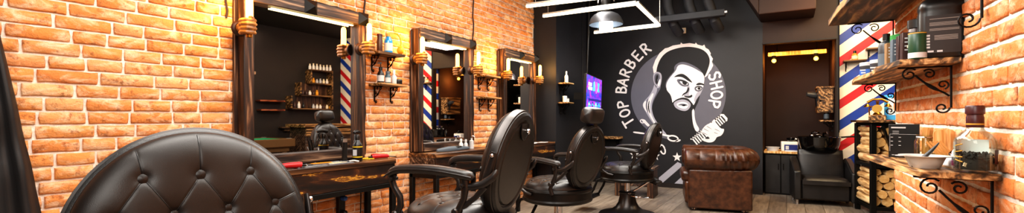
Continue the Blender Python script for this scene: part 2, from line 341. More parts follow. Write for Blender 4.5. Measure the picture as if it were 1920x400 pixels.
MURAL_SHAPES=[
 ('hair_outline',1,'p',[(-1.797,1.777),(-1.817,1.895),(-1.778,2.005),(-1.712,2.112),(-1.627,2.182),(-1.581,2.188),(-1.507,2.216),(-1.398,2.225),(-1.389,2.253),(-1.362,2.227),(-1.264,2.233),(-1.185,2.212),(-1.176,2.234),(-1.15,2.2),(-1.081,2.175),(-1.055,2.192),(-1.038,2.144),(-0.995,2.113),(-0.966,2.056),(-0.97,2.029),(-0.936,1.971),(-0.949,1.927),(-0.932,1.871),(-0.961,1.808),(-0.987,1.773),(-1.012,1.724),(-1.038,1.702),(-1.335,1.763),(-1.655,1.755),(-1.759,1.687)]),
 ('hair_and_beard',2,'k',[(-1.759,1.687),(-1.764,1.833),(-1.731,1.958),(-1.674,2.06),(-1.581,2.135),(-1.425,2.175),(-1.268,2.181),(-1.115,2.141),(-1.029,2.079),(-0.982,1.993),(-0.978,1.91),(-1.004,1.82),(-1.042,1.721),(-1.115,1.613),(-1.115,1.381),(-1.193,1.22),(-1.215,1.094),(-1.176,0.917),(-1.154,0.834),(-1.22,0.739),(-1.353,0.689),(-1.498,0.703),(-1.599,0.815),(-1.712,0.949),(-1.797,1.065),(-1.836,1.202),(-1.817,1.328),(-1.75,1.463),(-1.674,1.587)]),
 ('face',3,'w',[(-1.461,1.922),(-1.389,1.946),(-1.308,1.931),(-1.22,1.888),(-1.132,1.827),(-1.081,1.769),(-1.051,1.703),(-1.059,1.611),(-1.076,1.528),(-1.115,1.437),(-1.158,1.382),(-1.189,1.313),(-1.211,1.272),(-1.246,1.328),(-1.281,1.385),(-1.353,1.406),(-1.416,1.393),(-1.488,1.342),(-1.516,1.314),(-1.525,1.39),(-1.548,1.458),(-1.599,1.517),(-1.622,1.595),(-1.599,1.671),(-1.534,1.754),(-1.47,1.817),(-1.479,1.875)]),
 ('face_shadow',4,'g',[(-1.461,1.922),(-1.389,1.955),(-1.308,1.94),(-1.211,1.892),(-1.124,1.827),(-1.072,1.759),(-1.115,1.789),(-1.22,1.86),(-1.317,1.903),(-1.389,1.917),(-1.443,1.892),(-1.461,1.827),(-1.525,1.754),(-1.59,1.67),(-1.613,1.594),(-1.595,1.522),(-1.627,1.585),(-1.608,1.671),(-1.544,1.754),(-1.484,1.818),(-1.493,1.876)]),
 ('face_shadow',4,'l',[(-1.15,1.484),(-1.115,1.511),(-1.068,1.565),(-1.081,1.51),(-1.115,1.437),(-1.154,1.387),(-1.189,1.318),(-1.202,1.36),(-1.185,1.42)]),
 ('face_shadow',4,'l',[(-1.299,1.62),(-1.264,1.581),(-1.255,1.516),(-1.281,1.451),(-1.255,1.413),(-1.308,1.414),(-1.353,1.434),(-1.317,1.48),(-1.299,1.536)]),
 ('eyebrow',5,'k',[(-1.502,1.719),(-1.443,1.759),(-1.371,1.774),(-1.308,1.734),(-1.255,1.675),(-1.215,1.617),(-1.281,1.652),(-1.353,1.707),(-1.398,1.724),(-1.443,1.726)]),
 ('eyebrow',5,'k',[(-1.18,1.588),(-1.141,1.623),(-1.098,1.617),(-1.055,1.597),(-1.059,1.574),(-1.098,1.589),(-1.141,1.582)]),
 ('eye',5,'g',[(-1.461,1.684),(-1.398,1.691),(-1.317,1.659),(-1.264,1.61),(-1.281,1.573),(-1.353,1.566),(-1.416,1.606)]),
 ('eye',6,'w',[(-1.416,1.658),(-1.362,1.661),(-1.308,1.635),(-1.281,1.606),(-1.317,1.588),(-1.371,1.604)]),
 ('eye',7,'k',[(-1.371,1.652),(-1.326,1.64),(-1.299,1.62),(-1.308,1.597),(-1.339,1.594),(-1.366,1.618)]),
 ('eye',8,'k',[(-1.434,1.668),(-1.38,1.676),(-1.308,1.649),(-1.264,1.605),(-1.317,1.63),(-1.38,1.652)]),
 ('eye',5,'g',[(-1.193,1.56),(-1.141,1.577),(-1.089,1.566),(-1.072,1.537),(-1.106,1.492),(-1.158,1.485),(-1.193,1.514)]),
 ('eye',6,'w',[(-1.176,1.541),(-1.132,1.558),(-1.089,1.538),(-1.115,1.511),(-1.158,1.508)]),
 ('eye',7,'k',[(-1.15,1.549),(-1.115,1.553),(-1.102,1.529),(-1.124,1.511),(-1.15,1.522)]),
 ('eye',8,'k',[(-1.193,1.551),(-1.132,1.572),(-1.076,1.551),(-1.132,1.553)]),
 ('nose',6,'k',[(-1.353,1.434),(-1.308,1.423),(-1.264,1.422),(-1.228,1.449),(-1.22,1.412),(-1.264,1.389),(-1.326,1.405)]),
 ('nose',6,'k',[(-1.281,1.573),(-1.264,1.525),(-1.29,1.47),(-1.353,1.443),(-1.38,1.406),(-1.362,1.462),(-1.308,1.489)]),
 ('moustache',6,'k',[(-1.525,1.314),(-1.479,1.361),(-1.416,1.393),(-1.344,1.405),(-1.281,1.385),(-1.237,1.328),(-1.202,1.281),(-1.22,1.197),(-1.281,1.169),(-1.416,1.198),(-1.498,1.256)]),
 ('mouth',7,'l',[(-1.502,1.323),(-1.434,1.365),(-1.353,1.377),(-1.281,1.348),(-1.242,1.3),(-1.255,1.244),(-1.308,1.193),(-1.38,1.198),(-1.452,1.232),(-1.484,1.266)]),
 ('mouth',8,'w',[(-1.461,1.308),(-1.398,1.336),(-1.326,1.334),(-1.272,1.296),(-1.299,1.235),(-1.362,1.226),(-1.434,1.26)]),
 ('mouth',9,'g',[(-1.443,1.284),(-1.38,1.312),(-1.308,1.296),(-1.281,1.282),(-1.335,1.273),(-1.389,1.283)]),
 ('mouth',9,'k',[(-1.389,1.283),(-1.335,1.297),(-1.308,1.287),(-1.344,1.264)]),
 ('ear',3,'l',[(-1.797,1.806),(-1.75,1.823),(-1.693,1.8),(-1.674,1.742),(-1.683,1.645),(-1.702,1.578),(-1.74,1.55),(-1.778,1.591),(-1.807,1.68),(-1.812,1.758)]),
 ('ear',4,'g',[(-1.778,1.785),(-1.74,1.798),(-1.707,1.772),(-1.702,1.704),(-1.731,1.637),(-1.759,1.609),(-1.788,1.659),(-1.797,1.738)]),
 ('ear',5,'k',[(-1.759,1.775),(-1.731,1.764),(-1.731,1.715),(-1.75,1.687),(-1.731,1.647),(-1.759,1.619),(-1.778,1.688)]),
 ('ear',5,'w',[(-1.702,1.714),(-1.693,1.665),(-1.712,1.598),(-1.731,1.579),(-1.74,1.628),(-1.721,1.676)]),
 ('neck',3,'l',[(-1.788,1.64),(-1.74,1.55),(-1.769,1.464),(-1.817,1.367),(-1.836,1.27),(-1.817,1.143),(-1.759,1.026),(-1.674,0.92),(-1.581,0.806),(-1.655,0.824),(-1.75,0.919),(-1.845,1.045),(-1.923,1.173),(-1.982,1.292),(-1.952,1.36),(-1.874,1.437),(-1.817,1.533)]),
 ('neck',4,'w',[(-1.817,1.494),(-1.797,1.465),(-1.845,1.358),(-1.865,1.27),(-1.845,1.153),(-1.788,1.026),(-1.712,0.929),(-1.759,0.948),(-1.836,1.065),(-1.894,1.182),(-1.913,1.281),(-1.884,1.388)]),
 ('neck',4,'w',[(-1.943,1.36),(-1.913,1.36),(-1.933,1.271),(-1.894,1.163),(-1.933,1.202),(-1.982,1.292)]),
 ('neck',4,'g',[(-1.904,1.399),(-1.884,1.398),(-1.913,1.291),(-1.884,1.172),(-1.904,1.182),(-1.933,1.281)]),
 ('neck',4,'k',[(-1.874,1.369),(-1.865,1.359),(-1.879,1.271),(-1.855,1.153),(-1.87,1.163),(-1.899,1.271)]),
 ('collar',3,'w',[(-1.233,1.206),(-1.211,1.234),(-1.193,1.197),(-1.193,1.104),(-1.167,0.992),(-1.119,0.918),(-1.15,0.871),(-1.185,0.899),(-1.22,1.01)]),
 ('scissors',5,'w',[(-2.131,0.869),(-2.041,0.861),(-1.943,0.848),(-1.933,0.823),(-2.041,0.831),(-2.131,0.844)]),
 ('scissors',5,'w',[(-1.721,0.852),(-1.608,0.825),(-1.534,0.817),(-1.534,0.788),(-1.627,0.8),(-1.721,0.827)]),
 ('scissors',6,'w',[(-1.421,0.758),(-1.428,0.743),(-1.442,0.73),(-1.462,0.721),(-1.487,0.717),(-1.514,0.718),(-1.541,0.723),(-1.564,0.734),(-1.581,0.748),(-1.592,0.764),(-1.594,0.781),(-1.587,0.797),(-1.573,0.81),(-1.552,0.819),(-1.527,0.823),(-1.5,0.822),(-1.473,0.816),(-1.451,0.805),(-1.433,0.791),(-1.423,0.775),(-1.421,0.759),(-1.444,0.761),(-1.446,0.771),(-1.453,0.78),(-1.467,0.788),(-1.484,0.794),(-1.503,0.798),(-1.523,0.799),(-1.541,0.798),(-1.556,0.793),(-1.566,0.786),(-1.571,0.778),(-1.569,0.769),(-1.561,0.76),(-1.547,0.752),(-1.53,0.745),(-1.511,0.741),(-1.491,0.74),(-1.473,0.742),(-1.458,0.746),(-1.448,0.753),(-1.444,0.761)]),
 ('scissors',6,'w',[(-1.443,0.752),(-1.389,0.758),(-1.398,0.73),(-1.443,0.714),(-1.488,0.718)]),
 ('scissors',6,'w',[(-1.621,0.61),(-1.614,0.584),(-1.612,0.56),(-1.615,0.538),(-1.623,0.521),(-1.636,0.512),(-1.651,0.51),(-1.667,0.516),(-1.683,0.53),(-1.698,0.549),(-1.709,0.573),(-1.716,0.599),(-1.718,0.624),(-1.714,0.646),(-1.706,0.663),(-1.694,0.673),(-1.679,0.674),(-1.662,0.668),(-1.646,0.654),(-1.632,0.634),(-1.621,0.611),(-1.643,0.601),(-1.65,0.619),(-1.659,0.634),(-1.669,0.645),(-1.678,0.65),(-1.686,0.65),(-1.691,0.644),(-1.695,0.634),(-1.695,0.619),(-1.692,0.601),(-1.687,0.583),(-1.679,0.565),(-1.67,0.55),(-1.661,0.539),(-1.651,0.534),(-1.644,0.534),(-1.638,0.54),(-1.635,0.55),(-1.635,0.565),(-1.637,0.583),(-1.643,0.601)]),
 ('scissors',5,'w',[(-1.797,0.909),(-1.759,0.851),(-1.721,0.755),(-1.693,0.668),(-1.721,0.667),(-1.75,0.744),(-1.788,0.831),(-1.826,0.889)]),
 ('scissors',5,'w',[(-2.001,1.054),(-1.952,1.074),(-1.894,1.006),(-1.855,0.967),(-1.884,0.937),(-1.943,0.995)]),
 ('scissors',6,'w',[(-1.944,1.023),(-1.949,1.014),(-1.957,1.006),(-1.968,1.001),(-1.98,1.0),(-1.992,1.002),(-2.003,1.007),(-2.012,1.015),(-2.018,1.024),(-2.021,1.035),(-2.02,1.046),(-2.015,1.056),(-2.006,1.063),(-1.996,1.068),(-1.984,1.07),(-1.972,1.068),(-1.961,1.063),(-1.952,1.055),(-1.946,1.045),(-1.943,1.034),(-1.944,1.023),(-1.958,1.028),(-1.958,1.034),(-1.959,1.04),(-1.963,1.046),(-1.969,1.05),(-1.976,1.054),(-1.984,1.055),(-1.991,1.054),(-1.997,1.052),(-2.002,1.047),(-2.005,1.042),(-2.006,1.036),(-2.004,1.029),(-2.0,1.024),(-1.995,1.019),(-1.988,1.016),(-1.98,1.014),(-1.973,1.015),(-1.966,1.018),(-1.961,1.022),(-1.958,1.027)]),
 ('comb',5,'w',[(-1.159,0.676),(-1.144,0.69),(-1.224,0.793),(-1.24,0.779)]),
 ('comb',5,'w',[(-1.131,0.701),(-1.116,0.714),(-1.197,0.818),(-1.212,0.804)]),
 ('comb',5,'w',[(-1.104,0.725),(-1.089,0.739),(-1.169,0.842),(-1.184,0.829)]),
 ('comb',5,'w',[(-1.077,0.75),(-1.062,0.763),(-1.141,0.867),(-1.157,0.853)]),
 ('comb',5,'w',[(-1.05,0.774),(-1.035,0.788),(-1.114,0.891),(-1.129,0.878)]),
 ('comb',5,'w',[(-1.023,0.799),(-1.008,0.812),(-1.087,0.915),(-1.102,0.902)]),
 ('comb',5,'w',[(-0.889,0.919),(-0.875,0.932),(-0.952,1.035),(-0.967,1.022)]),
 ('comb',5,'w',[(-0.863,0.943),(-0.848,0.956),(-0.925,1.059),(-0.94,1.046)]),
 ('comb',5,'w',[(-0.837,0.967),(-0.822,0.98),(-0.899,1.082),(-0.913,1.069)]),
 ('comb',5,'w',[(-0.81,0.99),(-0.796,1.003),(-0.872,1.106),(-0.887,1.093)]),
 ('comb',5,'w',[(-0.784,1.014),(-0.77,1.027),(-0.846,1.129),(-0.86,1.116)]),
 ('comb',5,'w',[(-1.254,0.767),(-0.824,1.148),(-0.788,1.144),(-0.739,1.085),(-0.742,1.045),(-0.762,1.034),(-0.768,1.065),(-0.815,1.12),(-0.833,1.116),(-1.242,0.752)]),
 ('fist',6,'w',[(-1.098,0.884),(-1.062,0.952),(-1.004,1.001),(-0.955,1.006),(-0.938,1.053),(-0.912,1.073),(-0.898,1.039),(-0.912,1.011),(-0.872,0.987),(-0.825,0.926),(-0.782,0.932),(-0.79,0.875),(-0.825,0.822),(-0.885,0.807),(-0.898,0.768),(-0.933,0.729),(-0.995,0.718),(-1.053,0.735),(-1.102,0.763),(-1.075,0.788),(-1.031,0.77),(-0.973,0.776),(-0.995,0.804),(-1.044,0.841),(-1.084,0.855)]),
 ('fist',7,'g',[(-1.065,0.923),(-0.964,0.872),(-1.059,0.933)]),
 ('fist',7,'g',[(-1.025,0.962),(-0.925,0.901),(-1.019,0.972)]),
 ('fist',7,'g',[(-1.087,0.864),(-0.982,0.824),(-1.082,0.875)]),
 ('fist',7,'g',[(-0.914,0.92),(-0.812,0.874),(-0.909,0.93)]),
 ('fist',7,'g',[(-0.922,0.867),(-0.842,0.841),(-0.918,0.878)]),
 ('star',5,'w',[(-2.11,0.566),(-2.091,0.516),(-2.036,0.515),(-2.079,0.479),(-2.064,0.427),(-2.11,0.455),(-2.156,0.423),(-2.141,0.477),(-2.185,0.509),(-2.129,0.514)]),
 ('star',5,'w',[(-1.777,0.556),(-1.759,0.507),(-1.706,0.507),(-1.747,0.471),(-1.733,0.421),(-1.777,0.448),(-1.821,0.416),(-1.807,0.469),(-1.848,0.5),(-1.796,0.505)]),
 ('star',5,'w',[(-1.446,0.555),(-1.428,0.506),(-1.378,0.506),(-1.417,0.472),(-1.404,0.422),(-1.446,0.449),(-1.487,0.418),(-1.474,0.469),(-1.514,0.5),(-1.463,0.505)]),
 ('chevron',5,'l',[(-1.758,0.108),(-1.438,0.406),(-1.382,0.38),(-1.382,0.335),(-1.692,0.037),(-1.758,0.032)]),
 ('chevron',5,'l',[(-1.503,0.052),(-1.354,0.204),(-1.222,0.301),(-1.222,0.147),(-1.326,0.051),(-1.503,0.022)]),
 ('chevron',5,'l',[(-2.22,0.074),(-1.986,0.3),(-1.909,0.289),(-1.909,0.22),(-2.141,-0.006),(-2.22,-0.012)]),
]
MURAL_LETTERS=[
 ('T',[[(-2.245,0.925),(-2.305,1.02)],[(-2.275,0.972),(-2.135,1.06)]]),
 ('O',[[(-2.284,1.214),(-2.313,1.199),(-2.334,1.179),(-2.345,1.157),(-2.344,1.136),(-2.331,1.12),(-2.308,1.11),(-2.279,1.108),(-2.248,1.115),(-2.22,1.13),(-2.199,1.15),(-2.188,1.172),(-2.189,1.193),(-2.202,1.209),(-2.224,1.219),(-2.253,1.221),(-2.284,1.214)]]),
 ('P',[[(-2.212,1.286),(-2.374,1.257),(-2.386,1.306),(-2.373,1.344),(-2.334,1.351),(-2.302,1.321),(-2.287,1.273)]]),
 ('B',[[(-2.248,1.502),(-2.413,1.516),(-2.408,1.566),(-2.383,1.592),(-2.347,1.581),(-2.334,1.547),(-2.337,1.51)],[(-2.334,1.547),(-2.31,1.589),(-2.27,1.589),(-2.244,1.552),(-2.248,1.502)]]),
 ('A',[[(-2.233,1.609),(-2.383,1.701),(-2.207,1.712)],[(-2.285,1.643),(-2.269,1.708)]]),
 ('R',[[(-2.197,1.757),(-2.348,1.824),(-2.33,1.871),(-2.297,1.89),(-2.262,1.871),(-2.254,1.83),(-2.269,1.789)],[(-2.257,1.825),(-2.159,1.843)]]),
 ('B',[[(-2.13,1.892),(-2.267,1.984),(-2.239,2.025),(-2.204,2.035),(-2.178,2.009),(-2.183,1.973),(-2.204,1.942)],[(-2.183,1.973),(-2.142,1.998),(-2.107,1.979),(-2.102,1.933),(-2.13,1.892)]]),
 ('E',[[(-2.094,2.181),(-2.15,2.123),(-2.031,2.008),(-1.972,2.069)],[(-2.093,2.068),(-2.048,2.114)]]),
 ('R',[[(-1.915,2.106),(-2.016,2.236),(-1.979,2.27),(-1.94,2.271),(-1.919,2.237),(-1.931,2.198),(-1.963,2.169)],[(-1.936,2.194),(-1.841,2.164)]]),
 ('S',[[(-0.845,1.693),(-0.837,1.726),(-0.855,1.759),(-0.89,1.764),(-0.908,1.731),(-0.908,1.687),(-0.928,1.657),(-0.968,1.663),(-0.988,1.695),(-0.98,1.729)]]),
 ('H',[[(-0.969,1.601),(-0.822,1.632)],[(-0.952,1.518),(-0.805,1.549)],[(-0.893,1.617),(-0.875,1.534)]]),
 ('O',[[(-0.881,1.376),(-0.852,1.381),(-0.829,1.393),(-0.813,1.411),(-0.808,1.431),(-0.814,1.451),(-0.831,1.467),(-0.856,1.478),(-0.885,1.481),(-0.913,1.476),(-0.937,1.464),(-0.953,1.446),(-0.958,1.426),(-0.951,1.406),(-0.935,1.389),(-0.91,1.379),(-0.881,1.376)]]),
 ('P',[[(-0.986,1.35),(-0.838,1.324),(-0.844,1.275),(-0.868,1.243),(-0.903,1.25),(-0.921,1.288),(-0.918,1.338)]]),
]
# ------------------------------------------------------------------ room shell
A_X = -3.0; FAR = 7.25; RX = .56; RY1 = 3.51; Y0 = -1.3; CEIL = 3.0; SX = 3.2; STR = 7.36; NB = 8.5
def slab(name, x0, x1, y0, y1, z0, z1, mat):
    mb = MB(); mb.box(((x0+x1)/2, (y0+y1)/2, (z0+z1)/2), (x1-x0, y1-y0, z1-z0)); return struct(mb.build(name, mat, smooth=False))
slab('floor', -3.3, 4.1, Y0-.1, NB+.1, -.1, 0, 'floor')
slab('ceiling', -3.3, 4.1, Y0-.1, NB+.1, CEIL, CEIL+.1, 'ceil')

def brick_wall(name, axis_o, ux, nrm, width, height, seed, lmin, lmax, matb, j=.0100, dep=1, pitch=.0667):
    """individual slightly irregular bricks standing proud of a mortar bed, all one wall surface"""
    rnd = random.Random(seed); mb = MB(); o, ux, nr, uz = Vector(axis_o), Vector(ux), Vector(nrm), Vector((0, 0, 1))
    W = lambda a, b, h: o+ux*a+uz*b+nr*h
    # mortar bed
    mb.add([W(0,0,0), W(width,0,0), W(width,height,0), W(0,height,0), W(0,0,-.1), W(width,0,-.1), W(width,height,-.1), W(0,height,-.1)],
           [(0,1,2,3), (5,4,7,6), (4,0,3,7), (1,5,6,2), (3,2,6,7), (4,5,1,0)], 0)
    z = 0
    while z < height-.02:
        a = -rnd.random()*.15; h1 = min(z+pitch-j, height-.002)
        while a < width:
            L = rnd.uniform(lmin, lmax); a0, a1 = max(a, 0.001), min(a+L-j, width-.001)
            if a1-a0 > .03:
                d0 = rnd.uniform(.009, .016)*dep; dz = [rnd.uniform(-.0025, .0025) for _ in range(4)]
                ring = []
                nx = max(3, int((a1-a0)/.03))
                bot = [(a0+(a1-a0)*k/nx, z+rnd.uniform(-.0016, .0022)) for k in range(nx+1)]
                top = [(a1-(a1-a0)*k/nx, h1+rnd.uniform(-.0022, .0016)) for k in range(nx+1)]
                c = .0045
                bot[0] = (bot[0][0]+rnd.uniform(0, c), bot[0][1]); bot[-1] = (bot[-1][0]-rnd.uniform(0, c), bot[-1][1])
                top[0] = (top[0][0]-rnd.uniform(0, c), top[0][1]); top[-1] = (top[-1][0]+rnd.uniform(0, c), top[-1][1])
                zm = (z+h1)/2
                ring = bot+[(a1+rnd.uniform(-.001, .001), zm)]+top+[(a0+rnd.uniform(-.001, .001), zm)]
                n = len(ring); ca, cz = (a0+a1)/2, zm
                ins = [(p[0]+(.005 if p[0] < ca else -.005)*(abs(p[0]-ca) > (a1-a0)/2-.012), p[1]+(.0045 if p[1] < cz-.004 else (-.0045 if p[1] > cz+.004 else 0))) for p in ring]
                vs = [W(p[0], p[1], -.002) for p in ring]+[W(p[0], p[1], d0*.55) for p in ring]+[W(p[0], p[1], d0+rnd.uniform(-.0016, .0012)) for p in ins]
                fs = [(i, (i+1) % n, (i+1) % n+n, i+n) for i in range(n)]+[(i+n, (i+1) % n+n, (i+1) % n+2*n, i+2*n) for i in range(n)]
                fs.append(tuple(range(2*n, 3*n)))
                mb.add(vs, fs, 1)
            a += L
        z += pitch
    return struct(mb.build(name, ['mortar', matb], ang=60))
brick_wall('wall_left', (A_X, Y0, 0), (0, 1, 0), (1, 0, 0), 5.46-Y0, CEIL, 3, .13, .235, 'brick_l')
brick_wall('wall_right', (RX, Y0, 0), (0, 1, 0), (-1, 0, 0), RY1-Y0, CEIL, 5, .17, .25, 'brick_r', .0145, .6)
slab('wall_right_core', RX+.101, RX+.16, Y0, RY1, 0, CEIL, 'dark_wall2')
slab('wall_column', -3.1, -2.651, 5.46, 6.52, 0, CEIL, 'dark_wall')
slab('wall_left_end', -3.1, -3.0, 6.52, FAR+.1, 0, CEIL, 'dark_wall')
mb = MB()
mb.box(((-3.1-.29)/2, FAR+.055, CEIL/2), (3.1-.29, .11, CEIL)); struct(mb.build('wall_far', 'dark_wall', smooth=False))
slab('wall_above_niche', -.29, .557, FAR, FAR+.11, 2.13, CEIL, 'amber_lit_wall')
slab('wall_niche_jamb', .557, .587, FAR, FAR+.11, 0, CEIL, 'dark_wall2')
mb = MB()
mb.box((-.34, (FAR+.11+NB)/2, 1.5), (.1, NB-FAR-.11, 3)); mb.box((.137, NB+.05, 1.5), (1.1, .1, 3)); mb.box((.607, (STR+.1+NB)/2, 1.5), (.1, NB-STR-.1, 3))
mb.box((.13, 7.93, 2.5), (.85, 1.1, .1))
struct(mb.build('wall_niche', 'amber_lit_wall', smooth=False))
slab('wall_striped', .588, SX, STR, STR+.1, 0, CEIL, 'stripes')
slab('wall_side', SX, SX+.1, Y0, STR+.1, 0, CEIL, 'dark_wall2')
slab('wall_near', -3.1, SX, Y0-.1, Y0, 0, CEIL, 'dark_wall2')
slab('baseboard_far', -2.99, -.29, FAR-.015, FAR, 0, .07, 'dark_wall2')
slab('trim_1', -.30, .57, FAR-.012, FAR, 2.13, 2.15, 'dark_wall2')
# boxed-in duct and soffit under the ceiling, by the far wall
mb = MB(); mb.box((.0, 6.95, 2.72), (.62, .6, .56)); mb.prism([(-.31, 0), (-.62, .56), (-.31, .56)], (0, 6.65, 2.44), (1, 0, 0), (0, 0, 1), (0, .6, 0))
struct(mb.build('trim_2', 'amber_lit_wall', smooth=False, bevel=.01))

# ceiling ducts
dt = thing('ventilation_duct', 'dark grey ventilation duct and cable tray under the ceiling above the mural', 'duct', (-1.15, 6.6, 2.5))
mb = MB(); mb.box((0, 0, 0), (.9, .12, .09)); mb.build('cable_tray', 'duct', dt, bevel=.008)
for x in (-.34, -.05, .2):
    mb = MB(); mb.tube([(x, .12, .46), (x+.02, .12, .2), (x+.1, .14, -.06), (x+.14, .3, -.16)], .07, 14); mb.build('duct_pipe', 'duct', dt)
mb = MB(); mb.box((0, 0, 0), (.03, .02, .025)); b = mb.build('tray_end_clip', 'lightgrey', dt, (.462, -.05, .0))

# ------------------------------------------------------------------ mural
mu = thing('wall_mural', 'painted barber mural of a bearded man with scissors and comb on the dark far wall', 'mural', (0, FAR, 0))
def flat(mb, poly, layer): mb.prism(poly, (0, -.0006*layer-.0012, 0), (1, 0, 0), (0, 0, 1), (0, .0005, 0))
(dc, dr) = MURAL_DISC
mb = MB(); flat(mb, [(dc[0]+dr*math.cos(2*PI*k/80), dc[1]+dr*math.sin(2*PI*k/80)) for k in range(80)], 0); mb.build('grey_disc', 'mural_g', mu, smooth=False)
groups = {}
def smooth_poly(p, it=2):
    for _ in range(it):
        q = []
        for i in range(len(p)):
            a, b = p[i], p[(i+1) % len(p)]
            q += [(a[0]*.75+b[0]*.25, a[1]*.75+b[1]*.25), (a[0]*.25+b[0]*.75, a[1]*.25+b[1]*.75)]
        p = q
    return p
for part, layer, col, pts in MURAL_SHAPES:
    sharp = part in ('star', 'chevron', 'comb', 'eyebrow', 'hair_outline')
    if part in ('star', 'chevron', 'eyebrow'):
        mb = MB(); flat(mb, pts if part != 'eyebrow' else smooth_poly(pts), layer); mb.build(part, 'mural_'+col, mu, smooth=False); continue
    mb = groups.setdefault(part, {}).setdefault((layer, col), MB())
    flat(mb, pts if sharp else smooth_poly(pts), layer)
for part, d in groups.items():
    tot = MB(); cols = []
    for (layer, col), mb in sorted(d.items()):
        if 'mural_'+col not in cols: cols.append('mural_'+col)
        tot.add(mb.v, mb.f, cols.index('mural_'+col))
    tot.build(part, cols, mu, smooth=False)
for ch, strokes in MURAL_LETTERS:
    mb = MB(); k = 0
    for st in strokes:
        w = .015
        for i in range(len(st)-1):
            a, b = Vector(st[i]), Vector(st[i+1]); d = (b-a)
            if d.length < 1e-5: continue
            d.normalize(); nn = Vector((-d.y, d.x))*w; k += 1
            mb.prism([tuple(a+nn), tuple(a-nn), tuple(b-nn), tuple(b+nn)], (0, -.009-.0002*k, 0), (1, 0, 0), (0, 0, 1), (0, .0001, 0))
        for i, p in enumerate(st):
            k += 1; mb.prism([(p[0]+w*math.cos(2*PI*q/14), p[1]+w*math.sin(2*PI*q/14)) for q in range(14)], (0, -.009-.0002*k, 0), (1, 0, 0), (0, 0, 1), (0, .0001, 0))
    o = mb.build('letter', 'mural_w', mu, smooth=False); o['label'] = 'white painted letter ' + ch

# thermostat on far wall
t = thing('wall_thermostat', 'small pale square thermostat high on the far wall above the mural', 'thermostat', (-1.357, FAR, 2.43))
MB().box((0, -.01, 0), (.085, .02, .085)).build('housing', 'cream', t, bevel=.004); MB().box((0, -.022, 0), (.05, .004, .05)).build('cover', 'lightgrey', t)

# ------------------------------------------------------------------ LED frames, pendant
def led_bar(parent, p, q, w=.035):
    p, q = Vector(p), Vector(q)
    MBx = MB(); MBx.bar(p+Vector((0, 0, .022)), q+Vector((0, 0, .022)), w, .018); a = MBx.build('profile', 'alu', parent, bevel=.003)
    MBx = MB(); MBx.bar(p, q, w*.82, .026); l = MBx.build('light_tube', 'led', a)
def wires(parent, pts, z1):
    for p in pts:
        MB().tube([p, (p[0], p[1], z1)], .0025, 6).build('suspension_wire', 'alu', parent)
def led_frame(label, loc, segs, wp):
    t = thing('led_frame_light', label, 'ceiling light', loc, 0, 'LED bar lights hanging from the ceiling')
    for a, b in segs: led_bar(t, a, b)
    wires(t, [(p[0], p[1], .03) for p in wp], CEIL-loc[2]); return t
led_frame('hanging open square of white LED bars nearest the mural wall', (-1.30, 4.53, 2.25), [((-1.06, 0, 0), (0, 0, 0)), ((0.005, .02, 0), (-.06, 1.22, 0)), ((-.93, 1.25, 0), (-.075, 1.23, 0))], [(-1.0, 0, 0), (-.05, 1.2, 0), (-.88, 1.25, 0)])
led_frame('hanging white LED bar frame nearer the camera, cut by the top edge', (-1.70, 4.10, 2.25), [((-.60, -.06, 0), (.35, .03, 0)), ((.36, .02, 0), (.30, -1.15, 0)), ((-.65, -1.2, 0), (.28, -1.17, 0))], [(-.5, -.05, 0), (.3, 0, 0), (-.6, -1.2, 0)])
p = thing('pendant_lamp', 'grey dome pendant lamp with glowing cool white bulb hanging among the LED bars', 'lamp', (-1.83, 5.12, 2.2))
MB().lathe([(.20, 0), (.197, .03), (.18, .075), (.145, .115), (.095, .14), (.05, .152), (.045, .16), (.04, .155), (.09, .133), (.14, .108), (.174, .07), (.19, .03), (.194, 0)], 40, cap=False).build('dome_shade', 'grey_metal', p)
MB().lathe([(.0, -.075), (.06, -.075), (.078, -.06), (.078, .03), (.06, .06), (.0, .065)], 24, cap=False).build('bulb', 'white_bulb', p)
MB().lathe([(.05, .15), (.055, .17), (.055, .30), (.03, .32), (.02, .34), (.012, .5), (.012, CEIL-2.2)], 20).build('stem', 'blackmetal', p)
mb = MB()
for s in (-1, 1): mb.tube([(0, 0, .30), (.05*s, 0, .33), (.09*s, 0, .31), (.1*s, 0, .27)], .008, 8)
mb.build('hook', 'chrome', p)

